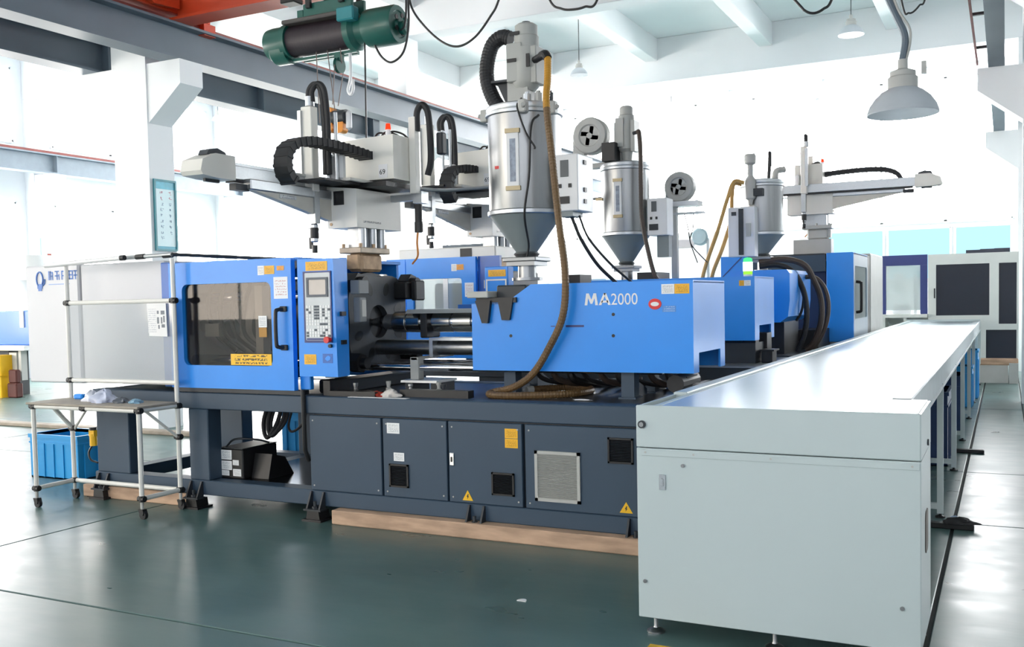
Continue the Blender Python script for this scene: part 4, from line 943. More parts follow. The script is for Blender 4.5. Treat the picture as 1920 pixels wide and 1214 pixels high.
for x, y, z in ((L0, YN, .15), (L1, YN, .15), (L0 - .03, YR, .15), (L1, YR, .15), (L0, YN, .80), (L1, YN, .80), (L1, YR, .80), (L0 - .03, YR, 1.605), (L1, YR, 1.605), (L0 - .03, YR, .975), (L1, YR, .56), (L0 - .03, YR, .58), (-6.25, YN, .80)):
    part(MB().cyl((x, y, z - .022), (x, y, z + .022), .023, n=10).cyl((x - .03, y, z), (x + .03, y, z), .022, n=10), 'joint', BLACK, tv)
part(MB().box(L0 - .05, L1 + .02, YN - .03, YR - .02, .815, .832, b=.003), 'board', mat('worn_board', '9c9488', .6, var=.18, scale=9), tv)
part(MB().box(L0 - .015, L1 - .015, YR - .004, YR - .002, .99, 1.59), 'film_screen', FILM, tv)
bar((-7.03, YR - .05, 1.915), (-6.16, YR - .05, 1.945), 'tube_lamp', .02, WHITEP)
part(MB().cyl((-6.16, YR - .05, 1.945), (-6.12, YR - .05, 1.946), .021, n=12), 'lamp_cap', BLACK, tv)
bar((-6.50, YR + .02, 1.945), (-5.67, YR, 1.955), 'top_rail', .016, ALU)
for x in (-6.01, -5.72): part(MB().cyl((x - .045, YR + .008, 1.95), (x + .045, YR + .006, 1.952), .021, n=10), 'joint', BLACK, tv)
bar((-5.67, YR, 1.955), (-5.45, 6.55, 1.94), 'top_rail', .014, DGREY)
sh = thing('paper_sheet', 'white printed sheet clipped to the top of the film screen', 'paper', (-5.83, YR - .02, 1.58))
part(MB().prism([(-5.935, 1.585), (-5.735, 1.585), (-5.728, 1.33), (-5.92, 1.335)], 'y', YR - .0195, YR - .018), 'sheet', WHITEP, sh, smooth=0)
sp_ = MB()
for x0, x1, z0, z1 in ((-5.83, -5.81, 1.505, 1.53), (-5.79, -5.75, 1.50, 1.53), (-5.83, -5.81, 1.43, 1.48), (-5.79, -5.775, 1.43, 1.48), (-5.765, -5.75, 1.44, 1.49), (-5.82, -5.805, 1.39, 1.42), (-5.785, -5.75, 1.40, 1.425)): sp_.box(x0, x1, YR - .0202, YR - .0194, z0, z1)
part(sp_, 'print', mat('print_grey', '7d828a', .6), sh, smooth=0, kind='stuff')
part(B(-5.925, -5.84, YR - .0201, YR - .0194, 1.36, 1.55), 'text_block', label_mat('sheet_text', 'e8e9ea', 'b9bdc6', 12, .5, 20, margin=.02), sh, smooth=0)
PBAG = mat('plastic_bag_white', 'd5d9e4', .35, var=.08, scale=14)
for k, (x, y, rx, h, m, lb) in enumerate(((-6.40, 5.30, .07, .09, PBAG, 'round white plastic bag bundle at the left of the trolley board'), (-6.22, 5.27, .10, .10, mat('bag_lilac', 'c3cbe0', .35, var=.12, scale=14), 'large crumpled lilac-white film heap in the middle of the trolley board'), (-6.03, 5.27, .06, .045, mat('bag_dark', '585f68', .5, var=.3, scale=20), 'small dark crumpled bag right of the film heap'), (-5.90, 5.28, .05, .035, mat('bag_blue', '7fa6bd', .4, var=.15, scale=20), 'pale blue crumpled bag at the right of the heap'))):
    single(crumple(x, y, .832, rx, rx * .8, h, 30 + k), 'plastic_bag', m, lb, 'bag', (x, y, .832), smooth=50)
single(MB().box(-6.70, -6.60, 5.37, 5.43, .832, .872, b=.01), 'sponge_block', BLUE, 'small blue block at the back of the trolley board', 'block', (-6.65, 5.4, .832))
ag = thing('air_gun', 'yellow and black air gun hanging on the left machine pillar', 'air gun', (-6.74, 5.62, .35))
part(MB().cyl((-6.76, 5.60, .42), (-6.76, 5.60, .52), .03, n=12).box(-6.79, -6.73, 5.58, 5.62, .50, .55), 'body', YELLOW, ag)
part(MB().cyl((-6.76, 5.60, .55), (-6.76, 5.60, .575), .03, n=12).tube(spline([(-6.77, 5.60, .43), (-6.82, 5.60, .36), (-6.80, 5.6, .30), (-6.72, 5.6, .28)], 6), .008, 6), 'nozzle', BLACK, ag)

# ------------------------------------------------------------------ machine 2 (second in the row)
m2 = thing('injection_molding_machine', 'second blue injection moulding machine, partly hidden behind the MA2000 one', 'machine', (-3.6, 9.2, 0))
Y2, Y2B = 8.48, 9.94
part(MB().box(-6.6, -1.91, Y2, Y2B, .80, .925, b=.006).box(-6.6, -1.91, Y2, Y2 + .14, .10, .213).box(-6.6, -1.91, Y2B - .14, Y2B, .10, .213), 'base_frame', DGREY, m2)
part(MB().box(-4.7, -1.93, Y2 + .02, Y2B - .02, .213, .80), 'cabinet_body', DGREY, m2)
for x in (-6.6, -5.6): part(B(x, x + .2, Y2 + .01, Y2 + .15, .213, .80), 'pillar', GREY, m2)
part(B(-6.5, -2.6, Y2 + .03, Y2B - .03, .925, .932), 'deck_plate', MATS['oily_deck_steel'], m2)
part(B(-2.6, -1.90, Y2 - .01, Y2B - .03, .925, .932), 'deck_plate', ALU, m2)
for x in (-6.4, -4.3, -2.1): level_foot(x, Y2, m2)
part(MB().box(-5.77, -5.53, Y2 + .01, Y2 + .1, .93, 2.0, b=.006), 'guard_post', BLUE, m2)
g2 = part(MB().ring(orect(-5.50, -4.685, .985, 1.998), rrect(-5.42, -4.845, 1.44, 1.79, .03), 'y', Y2 - .03, Y2 + .01), 'guard_door', BLUE, m2)
part(MB().prism(rrect(-5.43, -4.835, 1.43, 1.80, .03), 'y', Y2 - .005, Y2), 'window_pane', CLEARW, g2)
part(B(-5.075, -5.02, Y2 - .008, Y2 - .004, 1.44, 1.79), 'pane_strip', ALU, g2)
sticker(-4.96, -4.90, 1.86, 1.93, Y2 - .03, LBLW, g2); sticker(-4.90, -4.82, 1.87, 1.925, Y2 - .03, LBLO, g2)
sticker(-4.81, -4.71, 1.60, 1.74, Y2 - .03, MATS['red_head_notice'], g2, 'notice')
part(MB().box(-5.53, -5.06, Y2 + .01, Y2B - .1, 1.975, 2.0).box(-5.53, -4.69, Y2B - .12, Y2B - .1, .94, 1.98), 'guard_housing', BLUE, m2)
part(MB().box(-5.45, -5.15, 8.9, 9.6, 1.0, 1.75, b=.02), 'moving_platen', PLATEN, m2)
part(MB().box(-4.685, -4.44, Y2 + .02, Y2 + .06, .94, 2.0), 'guard_post', DBLUE, m2)
c2 = part(MB().box(-4.545, -4.29, 8.38, 8.50, 1.10, 1.885, b=.006), 'control_panel', BLUE, m2)
part(MB().ring(orect(-4.53, -4.305, 1.45, 1.765), rrect(-4.515, -4.32, 1.46, 1.75, .004), 'y', 8.374, 8.381), 'panel_rim', WHITEP, c2)
part(B(-4.515, -4.32, 8.377, 8.381, 1.46, 1.75), 'fascia', BLUE, c2)
sticker(-4.505, -4.315, 1.79, 1.855, 8.38, LBLY, c2, 'warning_label')
part(B(-4.60, -4.55, 8.46, 8.49, 1.68, 1.76), 'hinge', LGREY, m2)
part(MB().box(-5.0, -4.60, 8.75, 9.72, .93, 1.863, b=.02), 'fixed_platen', PLATEN, m2)
part(MB().cyl((-4.6, 9.23, 1.46), (-2.6, 9.23, 1.46), .075, n=18), 'barrel', CHROME, m2)
part(MB().box(-3.6, -2.05, 8.95, 9.5, .93, 1.12), 'slide_unit', DGREY, m2)
hp2 = [(-3.62, 1.147), (-2.03, 1.147), (-2.03, 1.731), (-3.62, 1.731)]
q = MB().prism(hp2, 'y', 8.85, 8.865).prism(hp2, 'y', 9.655, 9.67).box(-3.62, -2.03, 8.865, 9.655, 1.716, 1.731)
q.prism([(8.865, 1.147), (9.03, 1.147), (9.03, 1.28), (9.53, 1.28), (9.53, 1.147), (9.655, 1.147), (9.655, 1.72), (8.865, 1.72)], 'x', -2.045, -2.03)
hd2 = part(q, 'injection_hood', BLUE, m2)
sticker(-2.17, -2.125, 1.645, 1.695, 8.85, LBLY, hd2); sticker(-2.123, -2.065, 1.645, 1.695, 8.85, LBLW, hd2)
part(MB().box(-2.18, -2.06, 9.0, 9.14, .932, 1.15).box(-2.16, -2.02, 9.3, 9.5, .932, 1.2), 'hood_pedestal', BLACK, m2)
part(MB().box(-4.2, -2.9, 9.05, 9.45, 1.62, 1.70).box(-4.0, -3.8, 9.0, 9.3, 1.70, 1.80).box(-3.2, -3.0, 9.0, 9.4, 1.731, 1.80), 'valve_stack', BLACK, m2)
bg2 = part(MB().cyl((-2.125, 9.0, 1.731), (-2.125, 9.0, 1.75), .04, n=16), 'signal_lamp', WHITEP, m2)
part(MB().lathe(-2.125, 9.0, [(.042, 1.75), (.042, 1.78)], 18), 'lens_lower', glow('signal_lime', '9be04a', 1.2), bg2)
part(MB().lathe(-2.125, 9.0, [(.044, 1.78), (.044, 1.865)], 18), 'lens_lit', glow('signal_white', 'f2fff6', 2.5), bg2)
part(MB().lathe(-2.125, 9.0, [(.042, 1.865), (.04, 1.895), (.02, 1.905), (0, 1.907)], 18), 'lens_upper', glow('signal_green', '4fe08c', 1.3), bg2)
single(MB().box(-2.02, -1.92, 9.05, 9.25, .932, 1.04, b=.005).box(-2.03, -1.90, 9.03, 9.27, 1.04, 1.055), 'parts_box', BLACK, 'small black box with a pale lid on the second machine deck', 'box', (-1.97, 9.15, .932))
single(MB().box(-2.35, -2.22, 9.7, 9.85, .932, 1.07, b=.006), 'parts_box', LGREY, 'small pale grey box on the second machine deck under the hood', 'box', (-2.28, 9.78, .932))
cov2 = thing('roof_housing', 'long pale cover box on top of the second machine guard', 'cover', (-5.2, 9.3, 2.0))
part(MB().box(-5.95, -4.75, 9.0, 9.6, 2.0, 2.13, b=.01), 'shell', BEIGE, cov2)
part(B(-5.17, -5.03, 8.995, 9.0, 2.02, 2.115), 'opening', BLACK, cov2)
part(MB().box(-5.45, -4.85, 9.1, 9.3, 2.13, 2.165, b=.005), 'top_rail', GIRD, cov2)

h2, b2 = hopper('hopper_dryer', 'smaller stainless hopper dryer with a round blower beside it, second in line', -3.39, 9.23, .238, 1.715, 2.19, 2.86)
sight_glass(h2, -3.39, 9.23, .238, R(2), 2.36, 2.70, .075)
part(MB().box(-3.62, -3.55, 9.0, 9.03, 2.52, 2.545), 'toggle_clip', mat('brass_clamp2', 'a89a7c', .4, metal=.6), h2)
part(MB().lathe(-3.37, 9.23, [(.05, 2.92), (.06, 3.0), (.09, 3.03), (.09, 3.26), (.08, 3.26), (.08, 3.36), (.066, 3.37), (.066, 3.44), (.05, 3.455), (0, 3.457)], 18), 'loader_vessel', LGW, h2, smooth=35)
part(MB().box(-3.49, -3.41, 9.2, 9.32, 2.89, 3.3), 'loader_bracket', LGW, h2)
part(MB().box(-3.30, -3.26, 9.15, 9.3, 3.0, 3.3).box(-3.45, -3.37, 9.13, 9.2, 3.05, 3.33), 'filter_housing', LGW, h2)
part(MB().box(-3.57, -3.43, 9.05, 9.2, 2.905, 3.09, b=.004), 'blower_motor', BLACK, h2)
def blower(t, cx, cy, cz, r, a=0, m=None):
    m = m or LGREY
    s_ = part(MB().lathe(cx, cz, [(r * .55, cy - .05), (r * .62, cy - .065), (r * .92, cy - .06), (r, cy - .04), (r, cy + .05), (r * .9, cy + .06), (0, cy + .06)], 28, 'y'), 'blower_scroll', m, t)
    part(MB().cyl((cx, cy - .03, cz), (cx, cy - .02, cz), r * .6, n=24), 'blower_inlet', DGREY, s_)
    for k in range(4):
        aa = R(45 + 90 * k)
        part(MB().ribbon([(cx + r * .12 * math.cos(aa), cy - .045, cz + r * .12 * math.sin(aa)), (cx + r * .52 * math.cos(aa + .5), cy - .045, cz + r * .52 * math.sin(aa + .5))], .01, r * .22, (0, 1, 0)), 'impeller_blade', LGREY, s_)
    part(MB().cyl((cx, cy - .06, cz), (cx, cy - .03, cz), r * .16, n=12), 'hub', LGREY, s_)
    return s_
blower(h2, -3.735, 9.2, 3.19, .185)
part(MB().box(-3.92, -3.80, 9.16, 9.25, 2.90, 3.19), 'blower_outlet', LGREY, h2)
part(MB().box(-3.90, -3.55, 9.14, 9.27, 2.865, 2.91), 'blower_base', LGREY, h2)
ct2 = part(MB().box(-3.13, -2.93, 9.12, 9.32, 2.16, 2.52, b=.006), 'control_box', WHITEP, h2)
part(B(-3.085, -3.035, 9.113, 9.12, 2.39, 2.49), 'meter', MATS['meter_grey'], ct2)
part(B(-3.11, -3.02, 9.113, 9.12, 2.21, 2.27), 'temperature_display', DGREY, ct2)
for x in (-3.10, -3.045): part(B(x, x + .02, 9.113, 9.12, 2.315, 2.34), 'rocker_switch', BLACK, ct2)
part(MB().box(-3.19, -3.13, 9.18, 9.28, 2.25, 2.45), 'box_bracket', CONE, h2)
part(MB().box(-3.06, -2.94, 9.2, 9.3, 1.95, 2.16), 'cable_chute', CONE, h2)
part(MB().cyl((-3.27, 9.15, 3.17), (-3.22, 9.13, 3.175), .018, n=10), 'hose_elbow', DGREY, h2)
ho2 = single(MB().tube(resample([Vector(p) for p in spline([(-3.22, 9.13, 3.175), (-3.18, 9.06, 3.15), (-3.14, 8.98, 2.95), (-3.13, 8.95, 2.6), (-3.12, 8.94, 2.3), (-3.06, 8.93, 2.0), (-3.0, 8.92, 1.78), (-2.98, 8.95, 1.731)], 10)], .014), .021, 8, rib=.08), 'conveying_hose', HOSED, 'dark brown suction hose hanging beside the second hopper dryer', 'hose', (-3.1, 9, 1.73), smooth=15)

# ------------------------------------------------------------------ machine 3 (turned end-on, beside the conveyor)
m3 = thing('injection_molding_machine', 'third injection moulding machine seen end-on beside the conveyor with large bent hoses', 'machine', (-2.4, 12.5, 0))
part(MB().box(-3.2, -1.62, 10.2, 15.3, .80, .93, b=.006).box(-3.2, -1.62, 10.2, 15.3, .0, .2).box(-3.15, -1.66, 10.25, 15.25, .2, .80), 'base_frame', DGREY, m3)
part(MB().box(-1.93, -1.62, 12.17, 12.21, .98, 2.05, b=.006).box(-1.93, -1.62, 12.21, 13.5, 2.03, 2.05), 'guard_front', BLUE, m3)
BLUEG = mat('pale_blue_grey_door', '9aa9b6', .4, var=.03)
g3 = part(MB().ring(orect(12.21, 13.5, .99, 2.04), rrect(12.30, 13.42, 1.25, 1.89, .03), 'x', -1.65, -1.62), 'guard_door', BLUEG, m3)
part(MB().prism(rrect(12.28, 13.44, 1.23, 1.91, .03), 'x', -1.64, -1.636), 'window_pane', CLEARW, g3)
part(MB().tube(spline([(-1.62, 12.40, 1.70), (-1.57, 12.40, 1.69), (-1.56, 12.40, 1.66), (-1.56, 12.40, 1.38), (-1.57, 12.40, 1.34), (-1.62, 12.40, 1.33)], 5), .018, 8), 'handle', BLACK, g3)
part(MB().box(-1.66, -1.63, 13.5, 13.82, .95, 2.05), 'door_gap_shade', BLACK, m3)  # solid black strip stands in for the shade inside the gap
part(MB().box(-3.1, -1.62, 13.82, 15.26, .93, 2.09, b=.01), 'clamp_cover', LGREY, m3)
part(MB().box(-2.95, -1.94, 12.3, 12.6, .93, 1.96, b=.02), 'fixed_platen', mat('platen_navy', '20365c', .45), m3)
part(MB().box(-3.0, -1.94, 12.17, 12.21, 1.83, 2.03), 'top_panel', GREY, m3)
part(MB().box(-2.95, -1.96, 12.2, 13.5, 1.98, 2.05), 'guard_roof', DGREY, m3)
part(MB().box(-3.21, -2.88, 12.15, 12.20, .93, 2.05, b=.004), 'rear_guard', BLUE, m3)
part(MB().prism([(-3.19, 1.80), (-3.175, 1.80), (-2.93, 2.04), (-2.95, 2.04)], 'y', 12.146, 12.15), 'seam', NAVY, m3)
part(MB().box(-2.35, -1.9, 12.35, 12.55, 1.96, 2.23), 'robot_pedestal', LGREY, m3)
ph = [(-2.62, 1.27), (-2.10, 1.27), (-2.02, 1.33), (-2.0, 1.5), (-2.0, 1.78), (-2.03, 1.82), (-2.62, 1.82)]
h3d = part(MB().prism(ph, 'y', 10.30, 11.5), 'injection_hood', BLUE, m3)
part(MB().box(-2.55, -2.1, 10.5, 11.3, .93, 1.27), 'slide_unit', BLACK, m3)
part(MB().box(-2.2, -1.9, 11.4, 12.2, .93, 1.15), 'hose_manifold', BLACK, m3)
for k, pts in enumerate(([(-2.45, 10.9, 1.92), (-2.2, 10.95, 1.95), (-1.98, 11.0, 1.88), (-1.88, 11.05, 1.70), (-1.82, 11.1, 1.50), (-1.82, 11.1, 1.25), (-1.90, 11.1, 1.02), (-1.98, 11.1, .94)],
                         [(-2.4, 10.7, 1.87), (-2.2, 10.72, 1.88), (-2.05, 10.75, 1.80), (-1.96, 10.8, 1.62), (-1.92, 10.8, 1.40), (-1.94, 10.8, 1.15), (-2.02, 10.8, .94)],
                         [(-2.05, 11.2, 1.75), (-1.90, 11.2, 1.74), (-1.80, 11.22, 1.62), (-1.76, 11.22, 1.42), (-1.80, 11.22, 1.18), (-1.92, 11.2, .94)],
                         [(-2.01, 10.9, 1.7), (-1.97, 10.9, 1.55), (-1.99, 10.9, 1.38), (-2.05, 10.9, 1.27)])):
    part(MB().tube(spline(pts, 9), (.034, .030, .026, .014)[k], 10), 'hydraulic_hose', (HOSED, RUBBER, HOSED, RUBBER)[k], m3)
single(MB().box(-1.85, -1.66, 10.3, 10.5, .93, .965, b=.004), 'copper_block', mat('rusty_block', '8f4a2c', .6, var=.2, scale=12), 'rust-brown flat block lying on the third machine bed', 'block', (-1.75, 10.4, .93))

h3, b3 = hopper('hopper_dryer', 'dull grey hopper dryer of the third machine with a white cabinet beside it', -2.43, 11.0, .228, 1.82, 2.24, 2.80)
LG3 = LGREY
part(MB().lathe(-2.50, 10.74, [(.02, 2.55), (.03, 2.60), (.055, 2.62), (.058, 2.80), (.05, 2.83), (.03, 2.86), (.03, 2.98), (.062, 3.0), (.066, 3.08), (.05, 3.10), (0, 3.10)], 16), 'loader_vessel', LG3, h3)
part(MB().box(-2.46, -2.36, 10.70, 10.80, 2.64, 2.72), 'loader_arm', DGREY, h3)
cb3 = part(MB().box(-2.72, -2.43, 10.62, 10.78, 1.98, 2.52, b=.006), 'control_cabinet', WHITEP, h3)
part(B(-2.60, -2.55, 10.60, 10.62, 2.0, 2.5), 'cabinet_gap', DGREY, cb3)
part(B(-2.68, -2.63, 10.61, 10.62, 2.43, 2.47), 'switch', DGREY, cb3); part(B(-2.52, -2.47, 10.60, 10.62, 2.2, 2.34), 'cabinet_handle', LGREY, cb3)
part(MB().tube(spline([(-2.30, 11.05, 2.83), (-2.28, 11.05, 2.93), (-2.2, 11.1, 2.95)], 5), .035, 10), 'air_pipe', LG3, h3)
for k, (pts, m) in enumerate(((((-2.56, 10.7, 2.79), (-2.66, 10.66, 2.80), (-2.73, 10.62, 2.60), (-2.82, 10.6, 2.30), (-2.98, 10.6, 1.86), (-3.06, 10.6, 1.5)), mat('tan_hose', 'c29a5a', .5)), (((-2.6, 10.74, 2.78), (-2.68, 10.7, 2.76), (-2.71, 10.7, 2.40), (-2.80, 10.7, 2.1), (-2.92, 10.7, 1.8), (-2.96, 10.7, 1.5)), MATS['tan_hose']))):
    part(MB().tube(spline(pts, 8), .022, 8), 'feed_hose', m, h3)

# ------------------------------------------------------------------ far machining centre behind the conveyor tail
mc = thing('machining_center', 'large pale machine enclosure with dark windows at the end of the aisle', 'machine', (-.9, 18.9, 0))
MCW = mat('enclosure_ivory', 'd6dad6', .45, var=.02)
YC = 18.3
for x0, x1, z0, z1 in ((-1.205, .19, 2.025, 2.205), (-1.205, .19, .90, 1.0), (-1.205, -1.078, 1.0, 2.025), (-.25, -.106, 1.0, 2.025), (.16, .19, 1.0, 2.025), (-1.078, -.25, 1.0, 1.15), (-1.205, -.30, .42, .90), (.16, .19, .42, .90)):
    part(B(x0, x1, YC, YC + .05, z0, z1), 'front_panel', MCW, mc)
DKW = mat('dark_window', '121a2a', .5, var=.1, scale=2)
for x0, x1, z0, z1 in ((-1.078, -.25, 1.15, 2.025), (-.106, .16, 1.0, 2.025), (-.30, .16, .42, .90)): part(B(x0, x1, YC + .02, YC + .03, z0, z1), 'window_pane', DKW, mc)
part(MB().box(-1.205, .19, YC + .06, YC + 2.2, .42, 2.19), 'enclosure', MCW, mc)
part(MB().cyl((-1.10, YC - .03, 1.45), (-1.10, YC - .03, 1.62), .012, n=8), 'door_handle', DGREY, mc)
part(MB().box(-1.22, .19, YC - .02, YC + .12, .30, .42, b=.02), 'timber_skid', WOOD, mc)
part(MB().box(-1.2, .04, YC, YC + 2, 0, .30).box(.05, .19, YC - .1, YC + 2, 0, .34), 'plinth', LGREY, mc)
part(MB().box(-.62, -.40, YC + .3, YC + .6, 2.19, 2.27).box(-.40, -.18, YC + .3, YC + .6, 2.19, 2.28).box(-.18, .06, YC + .3, YC + .6, 2.19, 2.285), 'roof_box', mat('roof_box_navy', '2a3040', .4), mc)
sb = thing('machine_booth', 'navy blue booth with a clear window left of the dark-windowed enclosure', 'booth', (-1.6, 18.9, 0))
part(MB().box(-1.95, -1.89, YC, YC + .05, 1.18, 2.03).box(-1.33, -1.215, YC, YC + .05, 1.18, 2.03).box(-1.95, -1.215, YC, YC + .05, 2.031, 2.21), 'frame', NAVY, sb)
part(B(-1.89, -1.33, YC + .02, YC + .026, 1.25, 2.03), 'window_pane', CLEARW, sb)
part(MB().box(-1.95, -1.21, YC - .1, YC + .6, 1.12, 1.18).box(-1.95, -1.21, YC + .5, YC + .55, 0, 1.12).box(-1.95, -1.90, YC - .05, YC + .5, 0, 1.12).box(-1.6, -1.55, YC - .05, YC, 0, 1.12), 'bench', MCW, sb)
part(MB().box(-1.45, -1.40, YC + .2, YC + .3, 1.18, 1.85).box(-1.8, -1.5, YC + .2, YC + .4, 1.18, 1.35).box(-1.78, -1.62, YC + .2, YC + .4, 1.6, 1.9), 'inner_fixture', WHITEP, sb)

# ------------------------------------------------------------------ overhead crane, hoist, hook
cr = thing('bridge_crane', 'orange crane bridge with wheel truck riding on the overhead girder rail', 'crane', (-9.25, 9.0, 5.1))
part(MB().box(-9.36, -9.14, 7.4, 9.62, 5.17, 5.42, b=.01).box(-9.36, -9.14, 9.5, 9.70, 5.02, 5.17), 'end_truck', ORANGE, cr)
for y in (7.7, 9.35): part(MB().cyl((-9.31, y, 5.22), (-9.19, y, 5.22), .085, n=20), 'wheel', BLACK, cr)
part(MB().box(-9.14, -.1, 8.92, 9.24, 5.06, 5.09).box(-9.14, -.1, 9.06, 9.10, 5.09, 5.6).box(-9.14, -.1, 8.92, 9.24, 5.6, 5.64), 'bridge_beam', ORANGE, cr)
part(MB().box(-.23, -.02, 7.4, 9.9, 5.17, 5.42, b=.01), 'end_truck', ORANGE, cr)
part(MB().prism([(8.2, 5.42), (9.0, 5.42), (9.0, 5.2), (8.6, 5.17)], 'x', -9.10, -9.04), 'truck_gusset', ORANGE, cr)
HXC, HYC, HZC = -6.75, 9.05, 4.58
ht = thing('electric_hoist', 'dark green electric wire rope hoist hanging under the crane bridge', 'hoist', (HXC, HYC, 4.3))
def xl(prof, n=28, y=HYC, z=HZC): return MB().lathe(y, z, prof, n, 'x')
part(xl([(0, -7.70), (.12, -7.70), (.18, -7.66), (.19, -7.58), (.19, -7.42), (.205, -7.42), (.205, -7.34), (.17, -7.34)]), 'gearbox', GREEN, ht)
part(xl([(0, -7.62), (.13, -7.62), (.165, -7.58), (.165, -7.38), (0, -7.38)], z=HZC - .075), 'gear_cover', GREEN, ht)
part(xl([(.175, -7.34), (.175, -6.52)]), 'rope_drum', mat('greasy_rope_drum', '2b2128', .5, var=.3, scale=3, stretch=(60, 1, 1)), ht)
part(xl([(.17, -6.52), (.21, -6.52), (.21, -6.45), (.16, -6.40), (.16, -6.28)]), 'drum_flange', GREEN, ht)
mo = part(xl([(.16, -6.30), (.205, -6.28), (.21, -6.24), (.21, -5.93), (.20, -5.90), (.15, -5.90), (.14, -5.915), (.06, -5.915), (.05, -5.885), (0, -5.885)]), 'motor', GREEN, ht)
part(MB().lathe(HYC + .03, HZC - .04, [(.07, -5.89), (.08, -5.84), (.05, -5.82), (0, -5.82)], 18, 'x'), 'brake_cap', GREEN, mo)
for k in range(5): part(MB().cyl((-5.882, HYC + .10 * math.cos(k * 1.256), HZC + .10 * math.sin(k * 1.256)), (-5.872, HYC + .10 * math.cos(k * 1.256), HZC + .10 * math.sin(k * 1.256)), .028, n=10), 'vent_hole', BLACK, mo)
part(MB().box(-7.36, -6.46, HYC - .20, HYC + .20, HZC + .155, HZC + .20, b=.01), 'drum_cover', mat('dusty_cover', '4d4a48', .6), ht)
part(MB().box(-7.30, -6.55, HYC + .12, HYC + .17, HZC - .21, HZC - .175).box(-7.36, -6.46, HYC - .02, HYC + .03, HZC - .225, HZC - .195), 'tie_rod', GREEN, ht)
part(MB().box(-6.55, -6.32, HYC - .26, HYC - .14, HZC + .06, HZC + .21, b=.015), 'terminal_box', mat('teal_box', '2b7f86', .4), ht)
part(MB().box(-7.10, -6.42, HYC - .13, HYC - .09, HZC + .20, HZC + .36, b=.01).box(-7.10, -6.42, HYC + .09, HYC + .13, HZC + .20, HZC + .36).box(-7.18, -7.10, HYC - .13, HYC + .13, HZC + .20, HZC + .30), 'trolley_frame', GREEN, ht)
for x in (-7.0, -6.55):
    part(MB().cyl((x, HYC - .16, 5.12), (x, HYC - .06, 5.12), .07, n=18).box(x - .03, x + .03, HYC - .17, HYC - .13, HZC + .3, 5.14), 'trolley_wheel', BLACK, ht)
    part(MB().cyl((x, HYC + .10, 5.12), (x, HYC + .20, 5.12), .07, n=18).box(x - .03, x + .03, HYC + .17, HYC + .21, HZC + .3, 5.14), 'trolley_wheel', BLACK, ht)
part(MB().box(-7.35, -7.15, HYC - .22, HYC - .05, HZC + .38, 5.02, b=.01), 'travel_motor', BLACK, ht)
for x in (-6.99, -6.84, -6.66): part(MB().cyl((x, HYC - .05, HZC - .1), (x + (.08 if x == -6.84 else 0), HYC - .02, 3.62 if x != -6.66 else 4.25), .006, n=6), 'wire_rope', mat('rope_steel', '6a5d58', .5), ht)
pb = part(MB().lathe(HYC, 4.24, [(.03, -6.73), (.09, -6.73), (.07, -6.71), (.09, -6.69), (.03, -6.69)], 22, 'x').box(-6.75, -6.67, HYC - .04, HYC + .04, 4.28, 4.37), 'rope_pulley', GREEN, ht)
for dy in (-.085, .085): part(MB().cyl((-6.71, HYC + dy, 4.23), (-6.78, HYC + dy * .6, 3.80), .006, n=6), 'wire_rope', MATS['rope_steel'], ht)
part(MB().tube(spline([(-6.56, HYC, 4.40), (-6.56, HYC, 4.10), (-6.60, HYC, 3.95), (-6.56, HYC, 3.90), (-6.53, HYC, 3.96), (-6.53, HYC, 4.06)], 6), .018, 8), 'limit_hook', WHITEP, ht)
hk = thing('hook_block', 'orange hook block dangling on the hoist ropes behind the robot arm', 'hook block', (-6.78, 9.05, 3.5))
part(MB().prism(rrect(-6.92, -6.80, 3.50, 3.78, .04), 'y', 9.0, 9.10), 'side_plate', mat('hook_orange', 'd9861c', .45), hk)
part(MB().prism(rrect(-6.76, -6.65, 3.48, 3.72, .04), 'y', 9.0, 9.10), 'side_plate', MATS['hook_orange'], hk)
part(MB().cyl((-6.92, 9.05, 3.66), (-6.63, 9.05, 3.66), .08, n=18), 'sheave', DGREY, hk)
part(MB().tube(spline([(-6.78, 9.05, 3.5), (-6.78, 9.05, 3.40), (-6.72, 9.05, 3.33), (-6.78, 9.05, 3.25), (-6.85, 9.05, 3.30)], 6), .025, 8), 'hook', BLACK, hk)
part(MB().lathe(-6.60, 9.05, [(.0, 3.50), (.035, 3.53), (.035, 3.70), (0, 3.73)], 12), 'pendant_control', WHITEP, hk)
single(MB().cyl((-6.32, 9.0, 4.45), (-6.34, 9.0, 2.85), .010, n=6), 'pendant_cable', BLACK, 'straight black pendant cable hanging from the hoist motor', 'cable', (-6.33, 9.0, 2.85))
# festoon cables
def cable(label, pts, r=.012, grp='festoon cables'): return single(MB().tube(spline(pts, 10), r, 7), 'festoon_cable', BLACK, label, 'cable', pts[0], grp)
cable('black cable loop hanging by the hoist motor end', [(-6.2, 9.0, 4.40), (-6.10, 9.0, 4.24), (-5.97, 9.0, 4.17), (-5.82, 9.0, 4.26), (-5.75, 9.0, 4.50), (-5.74, 9.0, 4.80), (-5.73, 9.0, 5.06)])
cable('thin black cable dropping into the hoist motor', [(-5.86, 9.02, 4.50), (-5.80, 9.01, 4.55), (-5.77, 9.0, 4.75), (-5.78, 9.0, 5.06)])
cable('long black festoon cable sagging between hoist and tall loader', [(-5.74, 9.0, 5.06), (-5.71, 9.0, 4.74), (-5.55, 9.0, 4.50), (-5.33, 9.0, 4.30), (-5.13, 9.0, 4.228), (-4.93, 9.0, 4.30), (-4.75, 9.0, 4.48), (-4.65, 9.0, 4.63), (-4.5, 9.0, 5.06)])
